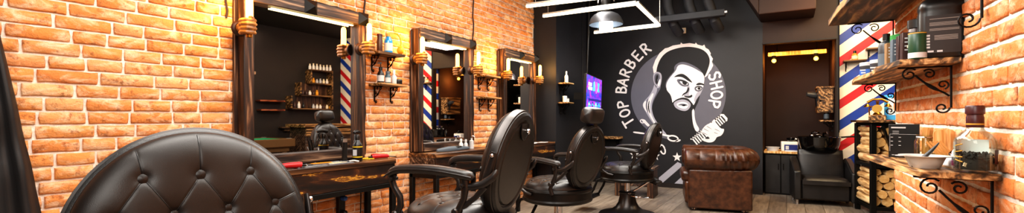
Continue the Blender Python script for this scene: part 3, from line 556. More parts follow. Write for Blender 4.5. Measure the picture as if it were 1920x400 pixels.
# ------------------------------------------------------------------ mirrors
TOPZ = 1.925; MX = -2.93; FX = -2.89
def mirror(label, y0, y1, zb=.775, tilt=0):
    t = thing('wall_mirror', label, 'mirror', (A_X, (y0+y1)/2, zb), 0, 'burnt wood framed mirrors along the brick wall')
    h = TOPZ-zb; w = (y1-y0)/2; fx = FX-A_X; mx = MX-A_X; sw = .066
    MB().box((mx-.03, 0, h/2), (.006, 2*w-.05, h-.05)).build('backing', 'blackmetal', t)
    MB().add([(mx, -w+.03, .03), (mx, w-.03, .03), (mx, w-.03, h-.03), (mx, -w+.03, h-.03)], [(0, 1, 2, 3)]).build('mirror_glass', 'mirror', t, smooth=False, rot=(0, 0, R(tilt)), loc=(mx*(1-math.cos(R(tilt))), -mx*math.sin(R(tilt)), 0))
    for s in (-1, 1):
        mb = MB(); mb.box(((fx+.012)/2, s*(w-sw/2), h/2), (fx-.012, sw, h)); mb.box((.025, s*(w-.008), h/2-.01), (.026, sw*.9, h-.02)); mb.build('stile', 'burnt', t, bevel=.006)
    mb = MB(); mb.box((fx/2+.02, 0, h-.045), (fx-.0, 2*w-.01, .095)); mb.build('top_rail', 'burnt_h', t, bevel=.006)
    mb = MB(); mb.box((fx/2+.012, 0, .04), (fx, 2*w-2*sw+.004, .075)); mb.build('bottom_rail', 'burnt_h', t, bevel=.005)
    for y in (-w*.05, w-sw/2):
        s_ = .05; x = fx+.021; z = h-.045
        MB().add([(x, y-s_, z-s_), (x, y+s_, z-s_), (x, y+s_, z+s_), (x, y-s_, z+s_), (x+.05, y, z)], [(0, 1, 4), (1, 2, 4), (2, 3, 4), (3, 0, 4), (3, 2, 1, 0)]).build('pyramid_stud', 'blackmetal', t, smooth=False)
    MB().box((mx+.02, .04, h-.103), (.014, 2*w-2*sw-.16, .008)).build('led_strip', 'led_s', t)
    return t
MIR = [(1.51, 2.455), (3.07, 3.91), (4.535, 5.34)]
for (a, b), lb in zip(MIR, ('largest burnt wood framed mirror reflecting the pool table', 'middle burnt wood framed mirror reflecting striped wall and orange lamp', 'farthest burnt wood framed mirror beside the dark column')): mirror(lb, a, b, tilt=1.1 if a < 2 else 0)

# carved hand lamps
def hand_mesh():
    mb = MB()
    mb.tube([(.0, 0, 0), (.02, 0, 0), (.05, .004, 0)], [.036, .031, .034], 16)
    mb.ball((.062, .004, 0), (.034, .022, .046), 18, 12)
    for k, z in enumerate((-.037, -.0125, .0125, .036)):
        L = (.0, .006, .008, .002)[k]
        mb.tube([(.045, -.010, z*.9), (.062, -.030, z), (.092+L, -.036, z), (.120+L, -.026, z), (.133+L, -.002, z), (.126+L, .020, z), (.108, .030, z)], [.010, .0135, .0128, .0125, .0122, .011, .009], 12)
    mb.tube([(.05, .016, .03), (.068, .028, .048), (.092, .024, .057), (.112, .006, .056), (.118, -.008, .054)], [.014, .014, .0125, .0115, .009], 12)
    o = mb.build('hand_tmp', 'hand')
    r = o.modifiers.new('r', 'REMESH'); r.mode = 'VOXEL'; r.voxel_size = .0032
    s = o.modifiers.new('s', 'SMOOTH'); s.iterations = 3; s.factor = .5
    bake(o); me = o.data; bpy.data.objects.remove(o); return me
HM = hand_mesh()
BULB = MB().lathe([(.0, .045), (.018, .046), (.0205, .06), (.0205, .17), (.017, .188), (.008, .197), (0, .198)], 18, (.095, .004, 0), cap=False).mesh('bulb')
HOLD = MB().lathe([(.0, -.066), (.016, -.064), (.018, -.05), (.018, .052), (.0, .052)], 14, (.095, .004, 0), cap=False).mesh('socket')
PLATE = MB().lathe([(0, 0), (.048, 0), (.05, .006), (.046, .014), (.036, .02), (.036, .03), (0, .03)], 24, axis='x', cap=False).mesh('plate')
def hand_lamp(label, y, z):
    t = thing('hand_lamp', label, 'wall lamp', (FX-.008, y, z), 0, 'carved hand lamps on the mirror frames')
    link('mounting_plate', PLATE, 'hand_d', t); h = link('carved_hand', HM, 'hand', t, (.015, 0, 0)); b = link('bulb', BULB, 'amber', t, (.015, 0, 0)); link('socket', HOLD, 'brass', b)
    L = bpy.data.lights.new('amber_glow', 'POINT'); L.energy = 8; L.color = (1, .58, .14); L.shadow_soft_size = .05
    lo = bpy.data.objects.new('amber_glow_light', L); COL.objects.link(lo); lo.location = (FX+.12, y-.06, z+.14); lo.visible_glossy = False
for y, z, lb in ((1.485, 1.65, 'carved wooden hand lamp on left stile of the largest mirror'), (2.405, 1.64, 'carved wooden hand lamp on right stile of the largest mirror'),
                 (3.005, 1.625, 'carved wooden hand lamp on left stile of the middle mirror'), (3.865, 1.60, 'carved wooden hand lamp on right stile of the middle mirror'),
                 (4.46, 1.595, 'carved wooden hand lamp on left stile of the farthest mirror'), (5.255, 1.595, 'carved wooden hand lamp on right stile of the farthest mirror by the column')):
    hand_lamp(lb, y, z)

# wall cables
def cable(name, label, pts, r, mat, cat='cable'):
    o = MB().tube(pts, r, 8).build(name, mat); return tag(o, label, cat)
wz = lambda y, z0, z1, n=26, a=.006, x=-2.978: [(x+.003*math.sin(k*2.1), y+a*math.sin(k*1.7), z0+(z1-z0)*k/n) for k in range(n+1)]
cable('braided_cable', 'brown braided cable running down the bricks right of the largest mirror', wz(2.525, .79, 2.98), .007, 'hand_d')
cable('braided_cable', 'brown braided cable running down the bricks right of the middle mirror', wz(4.03, .79, 2.98), .007, 'hand_d')
cable('braided_cable', 'brown braided cable running down the bricks left of the largest mirror', wz(1.45, 1.72, 2.98), .006, 'hand_d')
cable('television_cable', 'thin dark cable running down the column to the wall television', [(-2.64, 6.35, 2.98), (-2.642, 6.36, 2.2), (-2.63, 6.34, 1.66)], .006, 'blackmetal')
cable('niche_cable', 'black cable running down the edge of the striped wall', [(.585, FAR-.008, 2.9), (.583, FAR-.008, 1.6), (.585, FAR-.008, .9)], .007, 'blackmetal')
for (a, b), lb in zip(MIR, ('drooping black cable on top of the largest mirror', 'drooping black cable on top of the middle mirror', 'drooping black cable on top of the farthest mirror')):
    cable('frame_cable', lb, [(-2.95, a+.1+(b-a-.15)*k/14, TOPZ+.012+.012*abs(math.sin(k*1.3))) for k in range(15)], .006, 'blackmetal')

# ------------------------------------------------------------------ shelves with wrought brackets
def bracket_mesh(D, H):
    """wall at x=0, shelf underside at z=0, arm runs +x"""
    mb = MB(); r = .0042
    mb.bar((.006, 0, -.002), (.006, 0, -H), .012, .006, (1, 0, 0)); mb.bar((.003, 0, -.004), (D, 0, -.004), .012, .006)
    dia = [(.012, 0, -H*.72)]
    for k in range(1, 8):
        t = k/8; dia.append((.012+(D*.70)*t, 0, -H*.72+(H*.62)*(t**.8)-.02*math.sin(PI*t)))
    mb.tube(dia, [r*(1.0 if k not in (3, 4) else 1.9) for k in range(8)], 8)
    sc = D*.16
    mb.tube(spiral((D*.78, 0, -sc*1.15), sc, sc*.25, PI*.75, -1.35, (1, 0, 0), (0, 0, 1)), r*.9, 7)
    mb.tube(spiral((D*.42, 0, -sc*.95-.006), sc*.75, sc*.2, PI*.2, 1.3, (1, 0, 0), (0, 0, 1)), r*.85, 7)
    mb.tube(spiral((.012+sc*.8, 0, -H), sc*.85, sc*.25, PI, 1.2, (1, 0, 0), (0, 0, 1)), r*.9, 7)
    mb.tube(spiral((.012+sc*.7, 0, -H*.45), sc*.7, sc*.2, -PI*.6, -1.2, (1, 0, 0), (0, 0, 1)), r*.8, 7)
    return mb.mesh('bracket')
_bm = {}
def wall_shelf(label, loc, rz, L, D, bys, T=.022, bd=.10, bh=.13, mat='rustic', group=None, poly=None):
    """loc = wall point under the middle of the board's top, x out of the wall"""
    t = thing('wall_shelf', label, 'shelf', loc, rz, group)
    mb = MB()
    if poly: mb.prism(poly, (0, 0, -T), (1, 0, 0), (0, 1, 0), (0, 0, T))
    else: mb.box((D/2+.004, 0, -T/2), (D, L, T))
    mb.build('board', mat, t, bevel=.003)
    if (bd, bh) not in _bm: _bm[(bd, bh)] = bracket_mesh(bd, bh)
    for y in bys: link('bracket', _bm[(bd, bh)], 'iron', t, (.004, y, -T))
    return t
G_SH = 'small bracketed shelves on the left wall'
wall_shelf('small wooden shelf beside largest mirror holding a blue bottle', (A_X+.01, 2.69, 1.645), 0, .30, .155, (-.09, .09), mat='rustic_dark', group=G_SH)
wall_shelf('small wooden shelf under the blue bottle shelf holding dark bottles', (A_X+.01, 2.72, 1.385), 0, .30, .155, (-.09, .09), group=G_SH)
wall_shelf('upper empty wooden shelf between the middle and farthest mirrors', (A_X+.01, 4.22, 1.572), 0, .30, .155, (-.09, .09), group=G_SH)
wall_shelf('lower empty wooden shelf between the middle and farthest mirrors', (A_X+.01, 4.24, 1.33), 0, .30, .155, (-.09, .09), group=G_SH)
wall_shelf('upper small shelf on the dark column holding a white bottle', (-2.651, 5.62, 1.57), 0, .22, .14, (-.06, .06), group='small shelves on the dark column')
wall_shelf('lower small shelf on the dark column holding two white jars', (-2.651, 5.62, 1.305), 0, .22, .14, (-.06, .06), group='small shelves on the dark column')
# ------------------------------------------------------------------ bottles and small vessels (lathe outlines)
def vessel(name, label, cat, loc, parts, rz=0, group=None, sx=1, sy=1, n=24):
    t = thing(name, label, cat, loc, rz, group)
    for pn, prof, mat in parts: MB().lathe(prof, n, sx=sx, sy=sy).build(pn, mat, t)
    return t
def bottle(label, loc, r, h, mat, capmat, cap_r=.4, cap_h=.2, lab=None, shoulder=.72, cat='bottle', group=None, name='bottle', pump=False):
    hb = h*(1-cap_h)
    body = [(0, 0), (r*.95, 0), (r, .004), (r, hb*shoulder), (r*.85, hb*(shoulder+.1)), (r*cap_r, hb*.97), (r*cap_r*.95, hb), (0, hb)]
    cap = [(0, hb), (r*cap_r*1.12, hb), (r*cap_r*1.12, h-.003), (r*cap_r*.95, h), (0, h)]
    parts = [('body', body, mat), ('cap', cap, capmat)]
    if lab: parts.append(('label', [(r*1.012, hb*.14), (r*1.012, hb*.6)], lab))
    t = thing(name, label, cat, loc, random.random()*6, group)
    for pn, prof, m in parts: MB().lathe(prof, 22, cap=pn != 'label').build(pn, m, t)
    if pump:
        mb = MB(); mb.tube([(0, 0, h-.005), (0, 0, h+.03), (0, 0, h+.032)], r*.14, 8); mb.bar((-r*.3, 0, h+.035), (r*.9, 0, h+.032), r*.35, .01); mb.build('pump', capmat, t)
    return t
def jar(label, loc, r, h, mat, capmat, lid=.25, cat='jar', lab=None, name='jar', group=None):
    t = thing(name, label, cat, loc, 0, group); hb = h*(1-lid)
    MB().lathe([(0, 0), (r*.96, 0), (r, .004), (r, hb), (0, hb)], 24).build('body', mat, t)
    MB().lathe([(0, hb), (r*1.04, hb), (r*1.04, h-.003), (r*.98, h), (0, h)], 24).build('lid', capmat, t)
    if lab: MB().lathe([(r*1.012, hb*.15), (r*1.012, hb*.75)], 24, cap=False).build('label', lab, t)
    return t

# shelf beside mirror 1
bottle('tall slim brown bottle leaning beside blue bottle on upper shelf', (-2.90, 2.615, 1.645), .024, .15, 'brown_pl', 'maroon', .9, .1)
t = bottle('clear blue liquid bottle with gold cap on upper shelf', (-2.90, 2.71, 1.645), .036, .17, 'blue_glass', 'gold', .55, .16, 'lightgrey')
t = thing('spray_bulb', 'yellow rubber spray bulb with hose beside the blue bottle', 'spray bulb', (-2.86, 2.81, 1.645))
MB().ball((0, 0, .035), (.03, .03, .035)).build('bulb', 'orange_y', t); MB().tube([(0, 0, .06), (.004, .005, .10), (0, .0, .14), (-.01, -.02, .172), (-.02, -.05, .18)], .006, 8).build('hose', 'orange_y', t)
bottle('tall dark pump bottle with white label on lower shelf', (-2.90, 2.625, 1.385), .028, .135, 'black_pl', 'black_pl', .5, .2, 'lightgrey', pump=True)
bottle('small grey bottle beside dark pump bottle on lower shelf', (-2.885, 2.69, 1.385), .025, .105, 'teal', 'slate', .6, .2, 'lightgrey')
bottle('slim clear spray bottle with white nozzle on lower shelf', (-2.88, 2.755, 1.385), .022, .12, 'lightgrey', 'white_pl', .45, .3)
jar('low dark tin at the right end of lower shelf', (-2.89, 2.82, 1.385), .03, .045, 'black_pl', 'grey_pl', .3, 'tin', name='tin')
bottle('white bottle on upper shelf of the dark column', (-2.575, 5.625, 1.57), .026, .16, 'white_pl', 'white_pl', .4, .25)
jar('round white jar on lower shelf of the dark column', (-2.58, 5.585, 1.305), .03, .085, 'white_pl', 'white_pl', .25)
jar('small white jar with dark lid on lower shelf of the dark column', (-2.58, 5.67, 1.305), .027, .07, 'white_pl', 'black_pl', .25)

# ------------------------------------------------------------------ styling tables
TZ = .77; TXF = -2.65
def table(label, y0, y1):
    yc = (y0+y1)/2; w = y1-y0
    t = thing('styling_table', label, 'table', (A_X, yc, 0), 0, 'burnt wood styling tables under the mirrors'); D = TXF-A_X
    MB().box((D/2+.007, 0, TZ-.019), (D-.015, w, .038)).build('tabletop', 'tabletop', t, bevel=.004)
    mb = MB(); mb.box((D-.02, 0, .668), (.02, w-.01, .166)); mb.build('apron', 'apron', t, bevel=.003)
    for s in (-1, 1): MB().box((D/2, s*(w/2-.012), .668), (D-.06, .02, .166)).build('side_panel', 'burnt_h', t, bevel=.003)
    MB().box((D/2, 0, .59), (D-.03, w-.05, .012)).build('bottom_panel', 'burnt_h', t)
    mb = MB(); mb.box((D-.02, 0, .566), (.04, w, .036)); mb.box((.04, 0, .566), (.04, w, .036))
    for s in (-1, 1): mb.box((D/2, s*(w/2-.02), .566), (D-.06, .04, .036))
    mb.build('steel_frame', 'blackmetal', t, bevel=.002)
    for s in (-1, 1):
        for x in (.04, D-.02): MB().box((x, s*(w/2-.02), .274), (.04, .04, .548)).build('leg', 'blackmetal', t, bevel=.003)
    return t
table('burnt wood styling table under the largest mirror', 1.36, 2.56)
table('burnt wood styling table under the middle mirror', 3.04, 4.03)
table('burnt wood styling table under the farthest mirror', 4.47, 5.44)

def sprayer(label, loc, rz, lab='black_pl', stripe='yellow'):
    t = thing('spray_bottle', label, 'spray bottle', loc, rz)
    MB().lathe([(0, 0), (.035, 0), (.037, .005), (.037, .115), (.034, .13), (.02, .15), (.014, .165), (0, .165)], 24).build('body', lab, t)
    for z in (.03, .105): MB().lathe([(.0378, z), (.0378, z+.007)], 24, cap=False).build('label_band', stripe, t)
    mb = MB(); mb.lathe([(0, .16), (.017, .16), (.018, .185), (.012, .20), (0, .2)], 16)
    mb.tube([(-.03, 0, .215), (0, 0, .222), (.03, 0, .222), (.052, 0, .214)], [.014, .016, .013, .009], 10)
    mb.tube([(.03, 0, .21), (.04, 0, .19), (.036, 0, .165), (.048, 0, .145)], [.007, .007, .006, .005], 8)
    mb.build('trigger_head', 'black_pl', t)
    MB().box((.037, 0, .066), (.003, .03, .045)).build('label', 'lightgrey', t)
    return t
sprayer('black spray bottle with yellow bands standing before largest mirror', (-2.74, 2.255, TZ), -1.2)
def clipper_standing(label, loc, rz):
    t = thing('hair_clipper', label, 'hair clipper', loc, rz)
    mb = MB(); mb.tube([(.0, 0, .012), (.004, 0, .05), (.012, 0, .10), (.022, 0, .15)], [.022, .018, .019, .017], 14); mb.build('body', 'black_pl', t)
    mb = MB(); mb.bar((.022, 0, .148), (.027, 0, .175), .03, .012); mb.build('blade', 'chrome', t)
    MB().box((0, 0, .007), (.07, .06, .014)).build('stand', 'grey_pl', t, bevel=.004); return t
clipper_standing('black hair clipper standing in charger before largest mirror', (-2.75, 2.147, TZ), -.5)
def clipper_lying(label, loc, rz, mat):
    t = thing('hair_clipper', label, 'hair clipper', loc, rz)
    MB().tube([(-.075, 0, .017), (-.06, 0, .02), (0, 0, .022), (.05, 0, .022), (.065, 0, .02)], [.010, .016, .019, .021, .019], 14).build('body', mat, t)
    MB().bar((.062, 0, .02), (.088, 0, .016), .034, .014).build('blade', 'chrome' if mat == 'black_pl' else 'black_pl', t, bevel=.002)
    MB().tube([(-.075, 0, .017), (-.11, .02, .014), (-.14, .0, .008), (-.15, -.04, .005)], .004, 8).build('cord', 'black_pl', t); return t
clipper_lying('red hair clipper lying at the right end of first styling table', (-2.74, 2.47, TZ), -1.9, 'red_pl')
clipper_lying('red and black clipper lying at left beside the foreground chair', (-2.70, 1.70, TZ), 1.2, 'red_pl')
cable('yellow_cord', 'yellow cord looped on the table beside red clipper', [(-2.78+.04*math.cos(k*.55), 2.36+.05*math.sin(k*.55)+.003*k, TZ+.006+.001*(k % 3)) for k in range(20)], .004, 'yellow', 'cord')
mt = thing('tool_mat', 'flat dark cloth mat under the scissors and combs on first table', 'mat', (-2.755, 1.95, TZ))
MB().box((0, 0, .002), (.17, .44, .004)).build('cloth', 'slate', mt); 
mb = MB(); [mb.box((s*.082, 0, .0045), (.006, .43, .002)) for s in (-1, 1)]; mb.build('edge_stitch', 'lightgrey', mt)
def comb(label, loc, rz, mat, L=.17):
    t = thing('comb', label, 'comb', loc, rz, 'combs on the tool mat')
    MB().box((0, .012, .003), (L, .012, .005)).build('spine', mat, t, bevel=.001)
    mb = MB(); n = 26
    for k in range(n): mb.box((-L*.48+L*.96*k/(n-1), -.006, .003), (L*.018, .026, .003))
    mb.build('teeth', mat, t); return t
def scissors(label, loc, rz):
    t = thing('scissors', label, 'scissors', loc, rz, 'scissors on the tool mat')
    for s in (-1, 1):
        mb = MB(); mb.bar((0, 0, .003+.001*s), (.09, s*.010, .003+.001*s), .009, .002); mb.bar((0, 0, .003+.001*s), (-.05, -s*.016, .003+.001*s), .006, .003); mb.build('blade', 'chrome', t)
        MB().tube([(-.065+.016*math.cos(a*PI/8), -s*.022+.012*math.sin(a*PI/8), .004) for a in range(16)], .0028, 6, closed=True).build('finger_ring', 'chrome', t)
    return t
comb('black comb lying on the tool mat nearest the foreground chair', (-2.75, 1.80, TZ+.004), 1.3, 'black_pl')
comb('pale comb lying across the tool mat before the black sprayer', (-2.72, 2.08, TZ+.004), 1.75, 'cream')
comb('orange comb lying in the middle of the tool mat', (-2.79, 1.99, TZ+.004), 1.5, 'orange_y', .15)
scissors('steel scissors lying open at the left of the tool mat', (-2.71, 1.88, TZ+.004), 1.2)
scissors('steel scissors lying open at the right of the tool mat', (-2.81, 1.90, TZ+.004), 1.9)
cl = thing('hair_clip', 'white and black hair clip lying on first table by sprayer', 'hair clip', (-2.70, 2.19, TZ), .4)
MB().tube([(-.04, 0, .006), (0, 0, .012), (.04, 0, .006)], .006, 8).build('jaw', 'white_pl', cl); MB().bar((-.045, 0, .004), (.045, 0, .004), .008, .004).build('spring', 'black_pl', cl)
# middle and far table items
bottle('short white bottle on the middle styling table', (-2.83, 3.62, TZ), .022, .11, 'white_pl', 'white_pl', .5, .3)
bottle('short clear bottle next to white one on the middle styling table', (-2.83, 3.70, TZ), .022, .10, 'lightgrey', 'lightgrey', .5, .3)
t = thing('soap_pump', 'small chrome pump dispenser on the middle styling table', 'dispenser', (-2.83, 3.80, TZ)); MB().lathe([(0, 0), (.024, 0), (.024, .08), (.01, .09), (.01, .11), (0, .11)], 18).build('body', 'lightgrey', t); MB().tube([(0, 0, .1), (0, 0, .13), (.03, 0, .132), (.034, 0, .12)], .005, 8).build('spout', 'chrome', t)
cape2 = thing('folded_cape', 'dark folded cape lying along the middle styling table', 'cape', (-2.76, 3.42, TZ)); MB().tube([(0, -.25, .018), (.01, -.1, .02), (0, .08, .02), (-.01, .25, .016)], [.016, .03, .028, .014], 10, sy=.6).build('cloth', 'slate', cape2)
MB().tube([(.0, -.02, .035), (.01, .05, .037), (0, .11, .034)], .012, 8).build('collar', 'black_pl', cape2)
for k, (x, y, rz) in enumerate(((-2.73, 4.95, .3), (-2.78, 5.10, -.2), (-2.72, 5.22, .1))):
    t = thing('paper_card', ('white card lying left on the farthest styling table', 'white card lying in the middle of the farthest styling table', 'white card lying right on the farthest styling table')[k], 'card', (x, y, TZ), rz)
    MB().box((0, 0, .0015), (.09, .13, .003)).build('sheet', 'paper', t)
    MB().box((0, .03, .0033), (.06, .04, .0006)).build('printed_block', 'slate', t)
# cables and plugs below first table
ps = thing('power_strip', 'black power strip with blue plug on the bricks under first table', 'power strip', (-2.985, 2.28, .40)); MB().box((.02, 0, 0), (.04, .06, .26)).build('housing', 'black_pl', ps, bevel=.005)
MB().lathe([(0, 0), (.018, 0), (.018, .04), (.008, .05), (0, .05)], 14, (.04, 0, .07), axis='x').build('plug', 'blue', ps); MB().lathe([(0, 0), (.018, 0), (.018, .04), (.008, .05), (0, .05)], 14, (.04, 0, -.04), axis='x').build('plug', 'black_pl', ps)
cable('hanging_cable', 'black cable looping from power strip under the first table', [(-2.94, 2.28, .33), (-2.93, 2.36, .16), (-2.94, 2.45, .30), (-2.97, 2.48, .53)], .005, 'black_pl')
cable('hanging_cable', 'black cable hanging alone below first table left of the power strip', [(-2.96, 2.02, .545), (-2.95, 2.03, .40), (-2.95, 2.08, .30), (-2.96, 2.15, .24), (-2.965, 2.27, .30)], .004, 'black_pl')

# ------------------------------------------------------------------ barber chairs
def tufted(a, b, H, lat, N, edge=7, crease=.0042, dim=.0105, rim_seams=True):
    """pillow over an ellipse (semi axes a, b), height along local z; returns mesh data + button positions"""
    u = np.linspace(-1, 1, N); U, V = np.meshgrid(u, u, indexing='ij')
    X = U*np.sqrt(1-V*V/2); Y = V*np.sqrt(1-U*U/2)          # square -> disc
    rho = np.sqrt(X*X+Y*Y).clip(0, 1)
    px, py = X*a, Y*b
    h = H*np.power((1-np.power(rho, edge)).clip(0, 1), .55)
    h = h*(.80+.20*(1-rho**2))
    pts = [p for p in lat if (p[0]/a)**2+(p[1]/b)**2 < .80]
    segs = []
    for i, p in enumerate(pts):
        for q in pts[i+1:]:
            d = math.hypot(p[0]-q[0], p[1]-q[1])
            if abs(p[1]-q[1]) > .02 and d < 1.02*lat_d: segs.append((p, q))
    if rim_seams:
        for p in pts:
            ups = [q for q in pts if q[1] > p[1]+.02 and math.hypot(p[0]-q[0], p[1]-q[1]) < 1.02*lat_d]
            if len(ups) < 2:
                r_ = 1/math.sqrt((p[0]/a)**2+(p[1]/b)**2+1e-9); e = (p[0]*1.0+p[0]*.12, b*math.sqrt(max(0, 1-(p[0]*1.12/a)**2))) if len(ups) == 0 else (p[0]*r_, p[1]*r_)
                if p[1] > 0: segs.append((p, e))
            dn = [q for q in pts if q[1] < p[1]-.02 and math.hypot(p[0]-q[0], p[1]-q[1]) < 1.02*lat_d]
            if len(dn) == 0:
                segs.append((p, (p[0]*1.1, -b*math.sqrt(max(0, 1-(p[0]*1.1/a)**2)))))
    env = (1-rho**10).clip(0, 1)
    for p in pts:
        r2 = (px-p[0])**2+(py-p[1])**2; r1 = np.sqrt(r2)
        h -= dim*(.35*np.exp(-(r1/.013)**2)+.65*np.exp(-(r1/.036)**1.5))*env
    for p, q in segs:
        dx, dy = q[0]-p[0], q[1]-p[1]; L2 = dx*dx+dy*dy
        t = (((px-p[0])*dx+(py-p[1])*dy)/L2).clip(0, 1); d = np.sqrt((px-p[0]-t*dx)**2+(py-p[1]-t*dy)**2)
        h -= (crease*.42*np.exp(-(d/.0026)**2)+crease*.26*np.exp(-(d/.012)**1.5))*env
    vs = np.stack([px, py, h], -1).reshape(-1, 3)
    fs = [(i*N+j, (i+1)*N+j, (i+1)*N+j+1, i*N+j+1) for i in range(N-1) for j in range(N-1)]
    hf = h
    def hat2(x, y):
        k = np.argmin((px-x)**2+(py-y)**2); return float(hf.reshape(-1)[k])
    global SEAMS
    SEAMS = []
    for p, q in segs:
        n_ = max(6, int(math.hypot(q[0]-p[0], q[1]-p[1])/.006)); ln = []
        for i in range(1, n_):
            t = i/n_; x, y = p[0]+(q[0]-p[0])*t, p[1]+(q[1]-p[1])*t
            if (x/a)**2+(y/b)**2 < .93: ln.append((x, y, hat2(x, y)+.0002))
        if len(ln) > 3: SEAMS.append(ln)
    def hat(p):
        k = np.argmin((px-p[0])**2+(py-p[1])**2); return h.reshape(-1)[k]
    return [tuple(v) for v in vs], fs, [(p[0], p[1], float(hat(p))) for p in pts]
SXL, SZL = .104, .084
lat_d = math.hypot(SXL/2, SZL)
LATB = []
for r_ in range(-4, 3):
    v = .163+SZL*(r_-0)*1.0 if False else .143-SZL*(r_+4)*1.0
    for c_ in range(-4, 5): LATB.append((SXL*(c_+(.5 if r_ % 2 else 0)), v))
BA, BB = .235, .255
def data_mesh(name, vs, fs, ang=180):
    me = bpy.data.meshes.new(name); me.from_pydata(vs, [], fs); me.polygons.foreach_set('use_smooth', [True]*len(me.polygons)); me.update()
    return me
cv, cf, cb = tufted(BA, BB, .062, LATB, 190)
CUSH = data_mesh('backrest_cushion', cv, cf)
smb = MB()
for ln in SEAMS: smb.tube(ln, .0010, 5)
SEAM_B = smb.mesh('seam_lines')
def button_mesh(r=.0142): return MB().lathe([(0, -.003), (r*.85, -.003), (r, .002), (r*.94, .0055), (r*.65, .0085), (0, .0098)], 18, cap=False).mesh('button')
BTN = button_mesh()
SXL2 = .12
LATS = []
lat_keep = lat_d; lat_d = math.hypot(.06, .085)
for r_ in range(-3, 4):
    for c_ in range(-3, 4): LATS.append((.12*(c_+(.5 if r_ % 2 else 0)), .085*r_))
sv, sf, sb = tufted(.262, .262, .088, LATS, 120, edge=6, crease=.003, dim=.008)
SEATM = data_mesh('seat_cushion', sv, sf); lat_d = lat_keep
smb = MB()
for ln in SEAMS: smb.tube(ln, .0010, 5)
SEAM_S = smb.mesh('seam_lines')
SHELL = MB(); 
prof = [(0, -.066), (.5, -.065), (.80, -.060), (.835, -.052), (.85, -.052), (.88, -.062), (.97, -.060), (1.02, -.050), (1.035, -.036), (1.03, -.004), (1.0, .002), (.96, .006), (0, .006)]
for i in range(1): 
    vs = []; n = 72
    for s_, z in prof:
        for k in range(n): vs.append((BA*s_*math.cos(2*PI*k/n), BB*s_*math.sin(2*PI*k/n), z))
    SHELL.add(vs, [(i*n+k, i*n+(k+1) % n, (i+1)*n+(k+1) % n, (i+1)*n+k) for i in range(len(prof)-1) for k in range(n)],)
SHELLM = SHELL.mesh('backrest_shell', ang=30)
RIM = MB(); rp = [(1.03, -.046), (1.052, -.043), (1.058, -.026), (1.052, -.008), (1.03, -.005)]
vs = []
for s_, z in rp:
    for k in range(72): vs.append((BA*s_*math.cos(2*PI*k/72), BB*s_*math.sin(2*PI*k/72), z))
RIM.add(vs, [(i*72+k, i*72+(k+1) % 72, (i+1)*72+(k+1) % 72, (i+1)*72+k) for i in range(len(rp)-1) for k in range(72)])
RIMM = RIM.mesh('rim_band', ang=50)
def lerp_tube(mb, pts, w, h, n=12):
    """flattened tube with per-point radii"""
    mb.tube(pts, w, n, sy=h)
# armrest pad: rounded bar along x, front end drooping
def arm_meshes():
    pad = MB(); N = 26; P = []
    for i in range(N+1):
        t = i/N; x = .25-.47*t; z = .018*math.sin(PI*t)-(.030*((.18-t)/.18)**2 if t < .18 else 0)-.012*t
        w = .030*min(1, (math.sin(min(t, 1-t)*PI/.16) if min(t, 1-t) < .08 else 1)*.999+.02); hh = .021*min(1, (math.sin(min(t, 1-t)*PI/.12) if min(t, 1-t) < .06 else 1)+.02)
        P.append([(x, w*math.copysign(abs(math.cos(a))**.6, math.cos(a)), z+hh*math.copysign(abs(math.sin(a))**.7, math.sin(a))) for a in [2*PI*k/20 for k in range(21)]])
    pad.grid(P)
    piping = MB(); piping.tube([(.245-.46*i/N, .031, .018*math.sin(PI*i/N)-.012*i/N-(.03*((.18-i/N)/.18)**2 if i/N < .18 else 0)) for i in range(N+1)], .004, 6)
    post = MB()
    post.tube([(.205, 0, -.018), (.222, 0, -.045), (.205, 0, -.085), (.175, 0, -.125), (.172, 0, -.165), (.195, 0, -.205), (.20, 0, -.235)], [.014, .017, .016, .017, .018, .017, .016], 12, sy=.8)
    post.tube([(.195, 0, -.205), (.165, 0, -.235), (.12, 0, -.262), (.06, 0, -.272)], [.014, .013, .012, .01], 10)
    rear = MB()
    rear.tube([(-.165, 0, -.02), (-.172, 0, -.06), (-.165, 0, -.11), (-.135, 0, -.165), (-.12, 0, -.21), (-.14, 0, -.255)], [.022, .019, .015, .015, .017, .016], 12, sy=.8)
    brk = MB()
    brk.tube([(-.165, 0, -.055), (-.20, -.005, -.058), (-.25, -.012, -.045), (-.295, -.022, -.012), (-.312, -.024, .012), (-.316, -.024, .022)], [.015, .017, .018, .017, .013, .004], 12, sy=.7)
    brk.tube([(-.125, 0, -.165), (-.165, -.005, -.145), (-.215, -.010, -.105), (-.26, -.018, -.055)], [.010, .012, .013, .014], 10, sy=.7)
    bolt = []
    for x, y, z in ((.212, .018, -.04), (.19, .02, -.205), (-.13, .02, -.17), (-.166, .02, -.05)):
        r_ = .011 if z > -.1 else .017
        bolt.append(MB().lathe([(0, y+.012), (r_*.7, y+.010), (r_, y+.004), (r_, -y-.004), (r_*.7, -y-.010), (0, -y-.012)], 18, (x, 0, z), axis='y', cap=False).mesh('bolt'))
    return [m.mesh(n_) for m, n_ in ((pad, 'arm_pad'), (piping, 'piping'), (post, 'arm_post'), (rear, 'rear_post'), (brk, 'back_bracket'))]+[bolt]
ARM = arm_meshes()
SKIRT = MB().lathe([(0, .405), (.19, .405), (.268, .41), (.292, .422), (.296, .435), (.287, .448), (.287, .50), (.296, .512), (.291, .526), (.25, .532), (0, .532)], 64, cap=False).mesh('seat_skirt', ang=30)
BASE = MB().lathe([(0, .0), (.31, 0), (.318, .012), (.305, .028), (.25, .04), (.18, .062), (.128, .10), (.100, .15), (.086, .21), (.082, .245), (.092, .25), (.094, .262), (.08, .27), (.05, .275), (0, .275)], 48, cap=False).mesh('base', ang=30)
